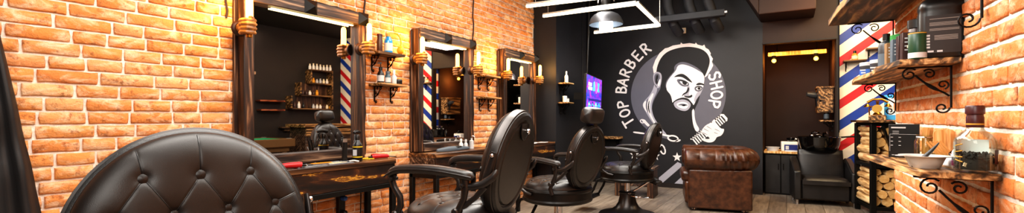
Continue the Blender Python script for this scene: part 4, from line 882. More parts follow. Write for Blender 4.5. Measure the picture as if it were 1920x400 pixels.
def chair(label, loc, rz, lift=0, headrest=False, front='leather', pedal=False, pumpside=1):
    t = thing('barber_chair', label, 'chair', loc, rz, 'tufted black barber chairs in front of the mirrors')
    Z = lift; tl = R(13)
    # local frame of the back: x_local -> chair y, y_local -> up, z_local -> forward
    mat = Matrix(((0, -math.sin(tl), math.cos(tl)), (1, 0, 0), (0, math.cos(tl), math.sin(tl)))).to_4x4()
    C = Vector((-.245, 0, .795+Z)); rot = mat.to_euler()
    shell = link('backrest_shell', SHELLM, 'shell', t, C, rot); link('rim_band', RIMM, 'gunmetal', shell)
    cu = link('backrest', CUSH, front, t, C, rot)
    for p in cb: link('button', BTN, front, cu, (p[0], p[1], p[2]))
    link('seam_piping', SEAM_B, 'black_pl', cu)
    cl = MB(); cl.add(*[( [(-.05, .205, -.062), (.05, .205, -.062), (.05, .165, -.066), (.03, .135, -.069), (0, .125, -.070), (-.03, .135, -.069), (-.05, .165, -.066)]), [(6, 5, 4, 3, 2, 1, 0)]])
    cl.tube([(-.05, .205, -.064), (-.05, .165, -.068), (-.03, .135, -.071), (0, .125, -.072), (.03, .135, -.071), (.05, .165, -.068), (.05, .205, -.064)], .0035, 6)
    c_ = cl.build('headrest_socket', 'shell', shell)
    kn = MB(); kn.lathe([(0, 0), (.008, 0), (.008, .012), (.014, .014), (.014, .024), (.006, .028), (0, .028)], 14, cap=False); kn.bar((0, 0, .02), (.022, .006, .024), .008, .006); kn.build('knob', 'chrome', c_, (.0, .172, -.066), (PI, 0, 0))
    if headrest:
        hd = MB(); N = 20; P = []
        hw, hh, ht = .125, .066, .058
        for i in range(N+1):
            a = -1+2*i/N; k = (1-abs(a)**5)**.4 if abs(a) < 1 else 0
            P.append([(a*hw, hh*k*math.copysign(abs(math.sin(b))**.55, math.sin(b)), ht*k*math.copysign(abs(math.cos(b))**.55, math.cos(b))) for b in [2*PI*q/28 for q in range(29)]])
        hd.grid(P); h_ = hd.build('headrest', 'leather_seat', t, C+mat.to_3x3() @ Vector((0, BB+.085, -.005)), rot)
        pp = MB(); pp.bar((0, BB-.09, -.055), (0, BB+.06, -.045), .05, .008); pp.build('headrest_post', 'gunmetal', t, C, rot)
    seat = link('seat', SEATM, 'leather_seat', t, (.02, 0, .527+Z))
    for p in sb: link('button', BTN, 'leather_seat', seat, p)
    link('seam_piping', SEAM_S, 'black_pl', seat)
    link('seat_skirt', SKIRT, 'gunmetal' if front == 'leather' and lift < 0 else 'blackmetal', t, (.01, 0, Z))
    for s in (-1, 1):
        o = MB  # each arm: pad with piping, posts, bracket, bolts
        pad = link('arm_pad', ARM[0], 'leather_seat', t, (.0, s*.292, .762+Z)); pi = link('piping', ARM[1], 'leather_seat', pad); 
        if s < 0: pi.scale = (1, -1, 1)
        ps_ = link('arm_post', ARM[2], 'gunmetal', t, (.0, s*.292, .762+Z)); link('rear_post', ARM[3], 'gunmetal', t, (.0, s*.292, .762+Z))
        b_ = link('back_bracket', ARM[4], 'gunmetal', t, (.0, s*.292, .762+Z))
        if s < 0: b_.scale = (1, -1, 1)
        if s > 0: pass
        pl = MB(); pl.tube([(-.262+.02, s*.262, .70+Z), (-.275+.01, s*.262, .76+Z), (-.298, s*.262, .86+Z)], [.012, .019, .013], 12, sy=.55)
        side = pl.build('side_plate', 'gunmetal', t)
        for x, z in ((-.25, .715), (-.292, .845)): MB().ball((x, s*.272, z+Z), (.009, .007, .009), 12, 8).build('bolt', 'chrome', side)
        for bm_ in ARM[5]: link('bolt', bm_, 'gunmetal', ps_)
    MB().lathe([(0, .24), (.034, .24), (.034, .41+Z), (0, .41+Z)], 24).build('column', 'chrome', t)
    link('base', BASE, 'gunmetal', t)
    lv = MB(); lv.tube([(-.06, .06*pumpside, .265), (-.05, .13*pumpside, .262), (-.12, .22*pumpside, .258), (-.22, .25*pumpside, .255), (-.30, .235*pumpside, .262), (-.305, .205*pumpside, .262), (-.22, .20*pumpside, .25), (-.12, .16*pumpside, .255), (-.08, .09*pumpside, .262)], .008, 8); lv.build('pump_lever', 'chrome', t)
    for s in (-1, 1): MB().tube([(.22, s*.13, .43+Z), (.30, s*.14, .40+Z), (.34, s*.145, .30+Z), (.40, s*.15, .20+Z), (.52, s*.15, .165+Z)], .014, 10).build('footrest_bar', 'blackmetal', t)
    tr = MB(); tr.box((.49, 0, .178+Z), (.20, .34, .018)); 
    for k in range(5): tr.box((.42+.035*k, 0, .19+Z), (.012, .30, .006))
    tr.build('footrest', 'blackmetal', t, bevel=.004)
    if pedal:
        pd = MB(); pd.tube([(-.19, -.12, .42), (-.30, -.12, .385)], [.04, .045], 14, sy=.55); pd.ball((-.30, -.12, .383), (.05, .05, .024)); pd.ball((-.19, -.12, .418), (.045, .045, .022)); pad_ = pd.build('calf_pad', 'leather_seat', t)
        MB().tube([(-.22, -.12, .39), (-.10, -.07, .30), (-.04, -.03, .26)], .012, 10).build('calf_pad_strut', 'chrome', t)
    return t
c1 = chair('foreground tufted barber chair turned to face the camera', (-.946, .458, 0), R(-14), .020, front='leather_br')
chair('barber chair seen from behind before the largest mirror, no headrest', (-1.44, 1.85, 0), R(190), .085)
chair('barber chair with raised headrest before the middle mirror', (-1.64, 3.42, 0), R(172), -.012, headrest=True)
chair('farthest barber chair beside the mural, chrome lever at its base', (-1.52, 4.95, 0), R(179), -.012, pedal=True)
# ------------------------------------------------------------------ chesterfield armchair
sf_yaw = R(13)
so = thing('chesterfield_armchair', 'brown leather chesterfield armchair with rolled tufted arms before the mural', 'armchair', (-.75, 6.06, 0), sf_yaw)
# local: faces -x, side seen by camera is -y
SL, SW = .70, .86
r = .135; zc = .60
def u_path(n=40):
    x0, x1, y1 = -SL/2-.03, SL/2-.03, SW/2-.09; rc = .16; pts = []
    for k in range(14): pts.append((x0+(x1-rc-x0)*k/14, -y1))
    for k in range(9): a = -PI/2+PI/2*k/8; pts.append((x1-rc+rc*math.cos(a), -y1+rc+rc*math.sin(a)))
    for k in range(1, 12): pts.append((x1, -y1+rc+(2*y1-2*rc)*k/12))
    for k in range(9): a = PI/2*k/8; pts.append((x1-rc+rc*math.cos(a), y1-rc+rc*math.sin(a)))
    for k in range(1, 15): pts.append((x1-rc+(x0-x1+rc)*k/14, y1))
    return pts
up = u_path(); fine = []
for i in range(len(up)-1):
    for k in range(5): t = k/5; fine.append((up[i][0]*(1-t)+up[i+1][0]*t, up[i][1]*(1-t)+up[i+1][1]*t))
fine.append(up[-1])
acc = [0]
for i in range(1, len(fine)): acc.append(acc[-1]+math.hypot(fine[i][0]-fine[i-1][0], fine[i][1]-fine[i-1][1]))
tot = acc[-1]; P = []; NS = 36; side_len = 14
for i, (x, y) in enumerate(fine):
    a, b = fine[max(0, i-1)], fine[min(len(fine)-1, i+1)]; d = Vector((b[0]-a[0], b[1]-a[1])).normalized(); out = Vector((d.y, -d.x))
    s = acc[i]; corner = (math.exp(-((s-.62)/.17)**2)+math.exp(-((tot-s-.62)/.17)**2))
    row = []
    for k in range(NS+1):
        th_ = 2*PI*k/NS
        c_, sn = math.cos(th_), math.sin(th_)
        pl = abs(math.sin(PI*s/.165))**.5
        pleat = .010*(1-pl)*(.4+.6*max(0, c_+.5))*(1-corner)+corner*.016*abs(math.sin(PI*s/.05+th_*.8))**.7*max(0, .3+c_)
        endr = min(1, (min(s, tot-s)/.04+.55)); rr = (r-pleat)*min(1, endr**.5)
        row.append((x+out.x*rr*c_, y+out.y*rr*c_, zc+rr*sn*1.0))
    P.append(row)
mb = MB(); mb.grid(P); 
mb.f.append(tuple(range(NS))); mb.f.append(tuple(range((len(P)-1)*(NS+1), (len(P)-1)*(NS+1)+NS))[::-1]); mb.mi += [0, 0]
rol = mb.build('rolled_arms', 'sofa', so, ang=80)
sm = MB()
for j, (s_i) in enumerate(range(6, len(fine), 13)):
    x, y = fine[s_i]; a, b = fine[s_i-1], fine[min(len(fine)-1, s_i+1)]; d = Vector((b[0]-a[0], b[1]-a[1])).normalized(); out = Vector((d.y, -d.x))
    sm.ball((x-out.x*.11, y-out.y*.11, zc+.065), .012, 10, 6)
sm.build('tuft_button', 'sofa', so)
# outer body panels (flat sides), front face, seat cushion
mb = MB(); mb.box((0, -SW/2+.06, .26), (SL-.02, .10, .46)); mb.build('side_panel', 'sofa', so, bevel=.02)
mb = MB(); mb.box((0, SW/2-.06, .26), (SL-.02, .10, .46)); mb.build('side_panel', 'sofa', so, bevel=.02)
mb = MB(); mb.box((SL/2-.07, 0, .28), (.10, SW-.14, .50)); mb.build('back_panel', 'sofa', so, bevel=.02)
bk = MB(); N = 24; P = []
for i in range(N+1):
    row = []
    for k in range(17):
        y = -.27+.54*i/N; z = .42+.28*k/16; q = .018*(abs(math.sin(PI*i/4+PI*(k/8)))*abs(math.sin(PI*i/4-PI*(k/8))))
        row.append((SL/2-.15-q, y, z))
    P.append(row)
bk.grid(P); bk.build('tufted_back', 'sofa', so, ang=80)
mb = MB(); mb.box((-.05, 0, .20), (SL-.06, SW-.22, .26)); mb.build('seat_base', 'sofa', so, bevel=.02)
mb = MB(); mb.box((-.075, 0, .385), (SL-.03, SW-.30, .13)); mb.build('seat_cushion', 'sofa', so, bevel=.035)
for x in (-SL/2+.08, SL/2-.09):
    for y in (-SW/2+.09, SW/2-.09): MB().lathe([(0, 0), (.022, 0), (.03, .012), (.026, .035), (0, .035)], 18, (x, y, 0), cap=False).build('foot', 'chrome', so)

# low dark table
ct = thing('low_table', 'low dark brown table between farthest barber chair and mural', 'table', (-1.80, 6.28, 0), R(4))
MB().box((0, 0, .40), (.56, .40, .035)).build('tabletop', 'burnt_h', ct, bevel=.005)
for s in (-1, 1): MB().box((s*.22, 0, .191), (.085, .34, .382)).build('leg', 'burnt', ct, bevel=.005)
MB().box((0, 0, .16), (.36, .30, .022)).build('lower_shelf', 'burnt_h', ct)
t = thing('game_controller', 'small black game controller on low dark table', 'controller', (-1.66, 6.24, .4175), .4)
MB().tube([(-.07, -.03, .018), (-.05, .015, .026), (0, .022, .026), (.05, .015, .026), (.07, -.03, .018)], [.016, .024, .02, .024, .016], 12).build('body', 'black_pl', t)
mb = MB(); [mb.ball((s*.03, .0, .046), .009, 10, 6) for s in (-1, 1)]; mb.build('thumbstick', 'grey_pl', t)
cs = thing('wall_console', 'narrow brown wooden console board on the far wall below the television', 'shelf', (-2.55, FAR, .78))
MB().box((0, -.13, -.015), (.50, .26, .035)).build('board', 'rustic', cs, bevel=.003)
for s in (-1, 1): link('bracket', bracket_mesh(.2, .2), 'iron', cs, (s*.18, -.002, -.034), (0, 0, -PI/2))

# ------------------------------------------------------------------ television
tv = thing('wall_television', 'wall television with bright purple and blue game menu beside the mural', 'television', (-2.31, 5.99, 1.388), 0)
tv.rotation_euler = (0, R(2), R(10))
W_, H_ = 1.08, .57
# local: x out of the screen (toward the chairs), y along width
MB().box((-.022, 0, 0), (.04, W_, H_)).build('housing', 'black_pl', tv, bevel=.006)
def screen_mat():
    m = NT('game_menu_screen'); v = m.coord(); f = m.noise(m.coord((1, 1.6, 2.2)), 2.1, 4, .55, 1.2)
    c = m.ramp(f, [(.28, '#101a86'), (.42, '#2436c8'), (.52, '#5a22b8'), (.62, '#9a1fb4'), (.75, '#3020a0')])
    m.l(c, m.b.inputs['Base Color']); m.l(c, m.b.inputs['Emission Color']); m.set(Roughness=.25, Emission_Strength=1.6); return m.m
M['screen'] = screen_mat()
for k, c in (('s_cyan', '#35c3ff'), ('s_pink', '#d94ac8'), ('s_white', '#f2f4ff'), ('s_tile', '#1f86c8'), ('s_tile2', '#27b0a8'), ('s_navy', '#14176a'), ('s_violet', '#5a3ad0')): M[k] = emit('screen_' + k, lin(c), 1.3)
sc_ = MB().box((.0, 0, .0), (.004, W_-.03, H_-.03)).build('screen', 'screen', tv)
def sq(c, w, h, lay): return MB().box((.0025+.0006*lay, c[0], c[1]), (.0008, w, h))
sq((0, -.02), W_-.10, .012, 1).build('menu_line', 's_violet', sc_)
sq((-.33, .155), .22, .045, 1).build('title_label', 's_white', sc_); sq((-.31, .10), .26, .04, 1).build('title_label', 's_white', sc_)
sq((.05, -.05), .92, .03, 1).build('menu_bar', 's_navy', sc_)
mats = ['s_tile', 's_navy', 's_tile2', 's_tile', 's_violet', 's_tile2', 's_tile', 's_tile2']
for k in range(8):
    i, j = k % 4, k//4
    cc = (-.36+.235*i, -.125-.108*j)
    tl_ = sq(cc, .10, .085, 1).build('menu_tile', mats[k], sc_); sq((cc[0], cc[1]+.012), .05, .03, 2).build('tile_picture', 's_cyan' if k % 2 else 's_white', tl_)
    sq((cc[0]+.105, cc[1]), .085, .012, 1).build('menu_text', 's_cyan', sc_)
L3 = lambda pts: [(.004, y, z) for y, z in pts]
MB().tube(L3([(-.10, .08), (-.06, .20), (-.02, .08)]), .008, 8, closed=True).build('triangle_symbol', 's_cyan', sc_)
MB().tube(L3([(.10+.05*math.cos(a*PI/12), .13+.075*math.sin(a*PI/12)) for a in range(24)]), .008, 8, closed=True).build('circle_symbol', 's_pink', sc_)
mb = MB(); mb.tube(L3([(.20, .08), (.29, .20)]), .009, 8); mb.tube(L3([(.20, .20), (.29, .08)]), .009, 8); mb.build('cross_symbol', 's_cyan', sc_)
MB().tube(L3([(.36, .08), (.36, .18), (.45, .18), (.45, .08)]), .008, 8, closed=True).build('square_symbol', 's_violet', sc_)
mb = MB(); mb.bar((-.04, -.12, 0), (-.26, -.12, .0), .05, .10); mb.box((-.05, -.1, 0), (.03, .4, .3)); mb.build('wall_mount', 'blackmetal', tv)
MB().tube([(-.03, -.40, H_/2-.01), (-.03, -.40, CEIL-1.388)], .012, 10).build('ceiling_pole', 'blackmetal', tv)
MB().box((-.015, -.1, -.325), (.05, .34, .035)).build('sensor_bar', 'black_pl', tv, bevel=.004)

# ------------------------------------------------------------------ washing corner
wc = thing('wash_armchair', 'black leather hair wash armchair with low square arms under the basin', 'armchair', (.385, 6.98, 0), R(6)); wc.scale = (.90, .95, 1)
# local: faces -y
MB().box((0, -.03, .175), (.56, .44, .22)).build('seat_base', 'leather_seat', wc, bevel=.02)
mb = MB(); N = 20; P = []
for i in range(N+1):
    a = -1+2*i/N; P.append([(a*.275, -.08+.22*b, .30+.055*max(0, (1-abs(a)**6))**.3*max(0, (1-abs(b)**6))**.3) for b in [-1+2*k/16 for k in range(17)]])
mb.grid(P); mb.box((0, -.08, .285), (.55, .44, .05)); mb.build('seat_cushion', 'leather_seat', wc, ang=60)
bk = MB(); N = 16; P = []
for i in range(N+1):
    t = i/N; z = .32+.35*t; y = .10+.06*t**1.3
    P.append([(.285*math.cos(b)*(1-.03*t), y-.06*math.copysign(abs(math.sin(b))**.5, math.sin(b))*(1 if t < .9 else .75), z+.02*(1-abs(math.cos(b)))*(t > .95)) for b in [2*PI*k/32 for k in range(33)]])
bk.grid(P); bk.f.append(tuple(range(33*N, 33*N+32))); bk.mi.append(0); bk.build('backrest', 'leather_seat', wc, ang=60)
for s in (-1, 1):
    a = MB(); pr = [(-.29, .06), (.20, .06), (.20, .54), (.14, .575), (-.02, .53), (-.22, .445), (-.29, .42)]
    a.prism(pr, (s*.33-.045, 0, 0), (0, 1, 0), (0, 0, 1), (.09, 0, 0)); a.build('arm', 'leather', wc, bevel=.018)
for sx_ in (-.33, .33):
    for sy_ in (-.24, .15): MB().lathe([(0, 0), (.02, 0), (.02, .05), (.026, .062), (0, .062)], 16, (sx_, sy_, 0)).build('foot', 'chrome', wc)
bs = thing('wash_basin', 'glossy black ceramic wash basin behind the wash armchair', 'basin', (.362, 7.15, -.035))
M['blackgloss'] = plain('black_ceramic', '#0b0a0a', .08, coat=.5)
MB().lathe([(0, .665), (.10, .67), (.15, .68), (.20, .71), (.228, .78), (.236, .86), (.240, .872), (.232, .88), (.215, .872), (.205, .80), (.16, .72), (.08, .69), (0, .69)], 48, sy=.82, cap=False).build('bowl', 'blackgloss', bs)
mb = MB(); mb.tube([(-.07, .13, .87), (-.07, .12, .93), (-.03, .08, .945), (0, .03, .93)], .012, 10); mb.ball((-.07, .13, .885), (.03, .03, .02)); mb.build('faucet', 'chrome', bs)
mb = MB(); mb.tube([(.05, .13, .87), (.06, .12, .92), (.1, .08, .93)], [.012, .015, .02], 10); mb.tube([(.05, .13, .88), (.0, .16, .9), (-.05, .15, .89)], .008, 8); mb.build('hand_shower', 'chrome', bs)
MB().lathe([(0, .035), (.10, .035), (.09, .06), (.06, .06), (.05, .60), (.09, .66), (0, .66)], 28, (0, .10, 0), sy=.55).build('pedestal', 'blackgloss', bs)
MB().tube([(.22, .06, .87), (.36, .07, .885), (.50, .06, .875)], .011, 10).build('wall_pipe', 'blackmetal', bs)

wt = thing('niche_counter', 'pale wood edged dark counter in niche left of the basin', 'counter', (-.07, 7.62, 0))
MB().box((0, 0, .60), (.42, .52, .03)).build('worktop', 'pale_wood', wt, bevel=.003)
mb = MB(); mb.box((0, .02, .29), (.40, .46, .58)); cab = mb.build('cabinet', 'blackmetal', wt, bevel=.004)
for s in (-1, 1): d_ = MB().box((s*.098, -.222, .29), (.185, .018, .54)).build('door', 'leather', wt, bevel=.004); MB().box((s*.03, -.238, .40), (.012, .014, .09)).build('handle', 'iron', d_)
t = thing('white_tray', 'white plastic tub on niche counter beside the wall edge', 'tub', (-.17, 7.45, .615))
MB().lathe([(0, 0), (.07, 0), (.082, .05), (.09, .052), (.088, .058), (.076, .054), (.066, .008), (0, .008)], 28, sy=.75, cap=False).build('tub_body', 'lightgrey', t)
t = thing('tissue_carton', 'white and blue carton on niche counter left of basin', 'box', (.03, 7.47, .615), .1)
MB().box((0, 0, .07), (.20, .12, .14)).build('carton', 'white_pl', t, bevel=.012); f_ = MB().box((.015, -.0615, .055), (.16, .002, .085)).build('blue_panel', 'navy', t); MB().box((-.03, -.063, .055), (.04, .002, .05)).build('pale_square', 'lightgrey', f_)
t = thing('folded_towel', 'flat white folded towel on the niche counter front edge', 'towel', (.06, 7.395, .615)); MB().box((0, 0, .008), (.16, .05, .016)).build('cloth', 'paper', t, bevel=.006); MB().box((0, -.001, .0175), (.15, .045, .003)).build('top_fold', 'white_pl', t)
t = thing('rinse_bowl', 'small glossy black rinse bowl standing on top of the white carton', 'bowl', (.05, 7.47, .755)); MB().lathe([(0, 0), (.025, 0), (.05, .02), (.055, .05), (.05, .052), (.044, .02), (0, .008)], 24, cap=False).build('bowl_body', 'blackgloss', t); MB().tube([(.05, 0, .045), (.07, 0, .035), (.052, 0, .02)], .005, 8).build('handle', 'chrome', t)
# niche lamp beam
bl = thing('beam_lamp', 'yellow lit wooden beam lamp with two orange bulbs inside the niche', 'lamp', (.125, 7.9, 2.06))
MB().box((0, 0, 0), (.74, .09, .055)).build('beam', 'pale_wood', bl, bevel=.006)
for x in (-.29, .24):
    s_ = MB().lathe([(0, -.03), (.03, -.03), (.034, -.045), (.024, -.075), (0, -.075)], 18, (x, -.02, 0)).build('socket', 'blackmetal', bl)
    MB().ball((x, -.02, -.104), .03, 18, 12).build('bulb', 'niche_bulb', s_)
for x in (-.25, .25): MB().tube([(x, 0, .028), (x, 0, .39)], .006, 8).build('hanging_rod', 'blackmetal', bl)
# wall cabinet with dryer on niche side wall
wb = thing('wall_cabinet', 'small rough wooden wall cabinet hanging in niche beside the striped wall', 'cabinet', (.557, 7.72, 1.16))
MB().box((-.10, 0, .17), (.19, .44, .34)).build('case', 'rustic_dark', wb, bevel=.005); MB().box((-.10, 0, .352), (.21, .46, .025)).build('top', 'rustic', wb, bevel=.004)
d_ = MB().box((-.10, -.226, .17), (.16, .012, .30)).build('door', 'rustic', wb, bevel=.003); MB().ball((-.16, -.24, .17), .011).build('knob', 'iron', d_)
hd = thing('hair_dryer', 'black hair dryer hanging at the left of the wooden wall cabinet', 'hair dryer', (.335, 7.55, 1.40), .3)
MB().tube([(.06, 0, 0), (.03, 0, .0), (-.03, 0, .01), (-.085, 0, .02), (-.10, 0, .022)], [.035, .045, .045, .032, .030], 18).build('barrel', 'grey_pl', hd); MB().tube([(.02, 0, -.03), (.025, 0, -.09), (.03, 0, -.15)], [.022, .019, .018], 12).build('handle', 'black_pl', hd)
MB().tube([(.05, .0, .03), (.085, .05, .05), (.115, .1, .05)], .008, 8).build('hook', 'iron', hd)
wall_shelf('short wooden shelf under the wall cabinet in niche with a black bottle', (.557, 7.62, 1.06), PI, .30, .16, (-.1, .1), bd=.12, bh=.12)
bottle('tall black bottle on the short niche shelf beside striped wall', (.47, 7.56, 1.06), .032, .18, 'black_pl', 'black_pl', .5, .2, 'slate', pump=True)
bottle('short dark bottle behind the tall one on the short niche shelf', (.47, 7.68, 1.06), .03, .12, 'grey_pl', 'black_pl', .5, .2)

# small shelves on striped wall
for (x, z, L, lb) in ((.755, 1.845, .24, 'small dark shelf on striped wall holding a tiny amber bottle'), (1.0, 1.985, .26, 'small dark shelf on striped wall higher and right of the tiny bottle')):
    wall_shelf(lb, (x, STR, z), -PI/2, L, .12, (-L/2+.03, L/2-.03), T=.025, bd=.09, bh=.11, mat='rustic_dark', group='dark shelves on striped wall')
bottle('tiny amber cologne bottle with white label on the striped wall shelf', (.755, STR-.06, 1.845), .034, .12, 'gold', 'black_pl', .45, .25, 'cream')

# ------------------------------------------------------------------ firewood rack
FX0, FX1, FY0, FY1 = .785, 1.34, 6.22, 6.76; RKA = .17
rk = thing('firewood_rack', 'black metal firewood rack with wooden top beside the brick wall end', 'rack', (FX0, FY0, 0), RKA)
w_, d_ = FX1-FX0, FY1-FY0
for x in (.025, w_-.025):
    for y in (.025, d_-.025): MB().box((x, y, .515), (.05, .05, 1.03)).build('post', 'blackmetal', rk, bevel=.003)
for z in (.10, .565, 1.02):
    mb = MB(); mb.box((w_/2, .02, z), (w_-.1, .035, .04)); mb.box((w_/2, d_-.02, z), (w_-.1, .035, .04)); [mb.box((x, d_/2, z), (.035, d_-.1, .04)) for x in (.02, w_-.02)]
    mb.box((w_/2, d_/2, z), (w_-.06, d_-.06, .012)); mb.build('tier_frame', 'blackmetal', rk)
MB().box((w_/2, d_/2, 1.052), (w_+.06, d_+.06, .024)).build('top_board', 'rustic_dark', rk, bevel=.003)
for x in (.10, .22): MB().bar((x, -.012, 1.0), (x+.12, -.012, .60), .022, .04, (0, 1, 0)).build('brace', 'blackmetal', rk)
rnd = random.Random(11)
def log_mesh(r_, L, seed):
    q = random.Random(seed); n = 16; mb = MB(); off = [1+q.uniform(-.10, .08) for _ in range(n)]
    ring = lambda y, k: [(r_*k*off[i]*math.cos(2*PI*i/n), y, r_*k*off[i]*math.sin(2*PI*i/n)) for i in range(n)]
    vs = ring(0, .97)+ring(.006, 1)+ring(L*.5, 1.02)+ring(L-.006, 1)+ring(L, .97)
    mb.add(vs, [(j*n+i, j*n+(i+1) % n, (j+1)*n+(i+1) % n, (j+1)*n+i) for j in range(4) for i in range(n)], 0)
    mb.add(ring(0, .97), [tuple(range(n))], 1); mb.add(ring(L, .97), [tuple(range(n))[::-1]], 1)
    me = mb.mesh('log', ang=50); 
    for m in ('log_bark', 'log_end'): me.materials.append(M[m])
    return me
LOGM = {r_: [log_mesh(r_, .46, 100+k+int(r_*1000)) for k in range(2)] for r_ in (.028, .036, .044, .052)}
def pack(x0, x1, z0, z1):
    placed = []
    for tr_ in range(2600):
        r_ = rnd.choice((.052, .052, .044, .044, .036) if tr_ < 700 else ((.036, .044) if tr_ < 1300 else (.028,)))
        best = None
        for q in range(14):
            x = rnd.uniform(x0+r_, x1-r_); z = z0+r_
            # drop: raise until free
            ok = False
            while z <= z1-r_:
                if all((x-a)**2+(z-b)**2 >= (r_+c)**2*.965 for a, b, c in placed): ok = True; break
                z += .004
            if ok and (best is None or z < best[1]): best = (x, z)
        if best: placed.append((best[0], best[1], r_))
        if len(placed) > 46: break
    return placed
k = 0
for (z0, z1, tier) in ((.122, .543, 'lower'), (.587, .998, 'upper')):
    for x, z, r_ in pack(FX0+.004, FX1-.06, z0, z1):
        o = bpy.data.objects.new('firewood_log', rnd.choice(LOGM[r_])); COL.objects.link(o)
        lx, ly = x-FX0, .035+rnd.uniform(-.012, .03)
        o.location = (FX0+lx*math.cos(RKA)-ly*math.sin(RKA), FY0+lx*math.sin(RKA)+ly*math.cos(RKA), z); o.rotation_euler = (0, rnd.uniform(0, 6.28), RKA)
        tag(o, 'round cut firewood log stacked in the %s tier of the black rack' % tier, 'log', 'firewood logs in the %s tier' % tier); k += 1

# vintage telephone and sign on rack
ph = thing('vintage_telephone', 'brass vintage telephone standing on firewood rack left of blue sign', 'telephone', (.865, 6.40, 1.064), -.2)
MB().box((0, 0, .03), (.15, .13, .06)).build('wooden_base', 'rustic', ph, bevel=.006)
MB().lathe([(0, .06), (.045, .06), (.035, .08), (.014, .10), (.012, .2), (.02, .215), (0, .22)], 20, cap=False).build('column', 'brass', ph)
mb = MB(); mb.tube([(-.09, 0, .20), (-.04, 0, .235), (.04, 0, .235), (.09, 0, .20)], [.014, .012, .012, .014], 12); mb.lathe([(.012, -.02), (.034, -.05), (.036, -.055), (0, -.045)], 16, (-.09, 0, .205)); mb.lathe([(.012, -.02), (.034, -.05), (.036, -.055), (0, -.045)], 16, (.09, 0, .205)); mb.build('handset', 'brass', ph)
mb = MB(); mb.lathe([(0, 0), (.045, 0), (.045, .012), (.02, .02), (0, .02)], 22, (0, -.066, .13), axis='y'); mb.build('dial', 'gold', ph)
MB().tube([(-.07, 0, .06), (-.075, 0, .13), (-.05, 0, .16), (-.03, -.02, .14)], .007, 8).build('horn_arm', 'brass', ph)
t = thing('sign_holder', 'blue framed sign holder with white printed page on firewood rack', 'sign', (1.06, 6.40, 1.064), 0); t.rotation_euler = (R(-8), 0, R(-6))
MB().box((0, 0, .145), (.27, .012, .28)).build('blue_panel', 'skyblue', t, bevel=.004); pg = MB().box((.0, -.0075, .155), (.20, .002, .19)).build('page', 'paper', t); MB().box((.005, -.009, .165), (.12, .001, .10)).build('printed_block', 'lightgrey', pg)
mb = MB(); [mb.box((0, -.009, .095-.012*k), (.15-.03*k, .001, .004)) for k in range(2)]; mb.build('printed_line', 'slate', pg)
t = thing('name_plate', 'small green black card holder at the foot of blue sign', 'card holder', (1.10, 6.335, 1.064), -.1); MB().box((0, 0, .02), (.11, .03, .04)).build('body', 'grey_pl', t, bevel=.003); MB().box((0, -.016, .02), (.09, .002, .022)).build('front_card', 'teal', t)

_before = set(SC.objects)
# ------------------------------------------------------------------ right wall shelves
wall_shelf('wide rough wooden shelf on right brick wall crowded with hair product bottles', (RX-.011, 2.890, 1.324), PI, 1.42, .25, (-.58, .62), T=.028, bd=.19, bh=.19, mat='rustic',
           poly=[(0, -.70), (.235, -.70), (.262, -.30), (.225, .1), (.245, .4), (.205, .72), (0, .72)])
wall_shelf('topmost rough wooden shelf on right brick wall seen from below', (RX-.011, 2.838, 1.719), PI, 1.5, .38, (-.72, .93), T=.045, bd=.26, bh=.30, mat='rustic_dark',
           poly=[(0, -.76), (.375, -.76), (.36, -.3), (.325, .1), (.31, 1.0), (0, 1.0)])
tb = wall_shelf('rough wooden shelf table on right brick wall holding jars and bowl', (RX-.011, 2.202, 0.928), PI, 1.0, .28, (.29,), T=.024, bd=.22, bh=.26, mat='rustic',
           poly=[(0, -.52), (.285, -.52), (.27, -.2), (.25, .05), (.225, .29), (.214, .345), (0, .345)])
# rz=pi flips y: local +y is nearer the camera

def kbox(name, label, cat, loc, size, rz, mat, lines=True, group=None, lm='lightgrey'):
    t = thing(name, label, cat, loc, rz, group)
    MB().box((0, 0, size[2]/2), size).build('carton', mat, t, bevel=.002)
    return t
# jug
jg = thing('product_jug', 'large black refill jug with pale printed back label on the wide shelf', 'jug', (.503, 2.325, 1.3236), R(-4))
mb = MB(); P = []
for z, sx_, sy_ in ((0.000, 0.774, 0.928), (.006, 1, 1), (.20, 1, 1), (.215, .97, .97), (.222, 1.0, 1.0), (.245, .98, .96), (.262, .80, .80), (.275, .5, .55), (.29, .36, .40), (.31, .30, .36)):
    P.append([(.075*sx_*math.copysign(abs(math.cos(a))**.45, math.cos(a)), .055*sy_*math.copysign(abs(math.sin(a))**.45, math.sin(a)), z) for a in [2*PI*k/40 for k in range(41)]])
mb.grid(P); mb.build('body', 'black_pl', jg, ang=50)
MB().lathe([(0, .305), (.027, .305), (.027, .335), (.02, .34), (0, .34)], 20).build('cap', 'black_pl', jg)
MB().tube([(.03, .0, .30), (.055, 0, .29), (.07, 0, .255)], .009, 8).build('grip', 'black_pl', jg)
lb = MB().box((0, -.0562, .105), (.115, .001, .165)).build('back_label', 'jug_label', jg)
tx = MB()
for z, n in ((.172, 1), (.155, 3), (.128, 2), (.098, 4)):
    for k in range(n): tx.box((.004 if n < 4 else .01, -.0569, z-.0056*k), (.095 if n < 4 else .075, .0006, .0026))
tx.build('printed_text', 'dim_text', lb); t2 = MB(); [t2.box((-.048+.0*k, -.0569, .10-.013*k), (.012, .0006, .008)) for k in range(5)]; t2.box((-.04, -.0569, .03), (.02, .0006, .008)); t2.box((-.01, -.0569, .03), (.018, .0006, .008)); t2.build('printed_text', 'lightgrey', lb)
bottle('green topped bottle hidden behind the big black jug', (.50, 2.46, 1.3236), .028, .27, 'cream', 'green_pl', .5, .2)
bottle('tall grey black bottle with black cap, leftmost tall bottle on wide shelf', (0.443, 3.010, 1.324), .040, .245, 'grey_pl', 'black_pl', .42, .16, 'slate', .82)
bottle('white bottle with bright green cap behind the small brown cartons', (0.486, 2.958, 1.324), .045, .225, 'lightgrey', 'green_cap', .85, .22)
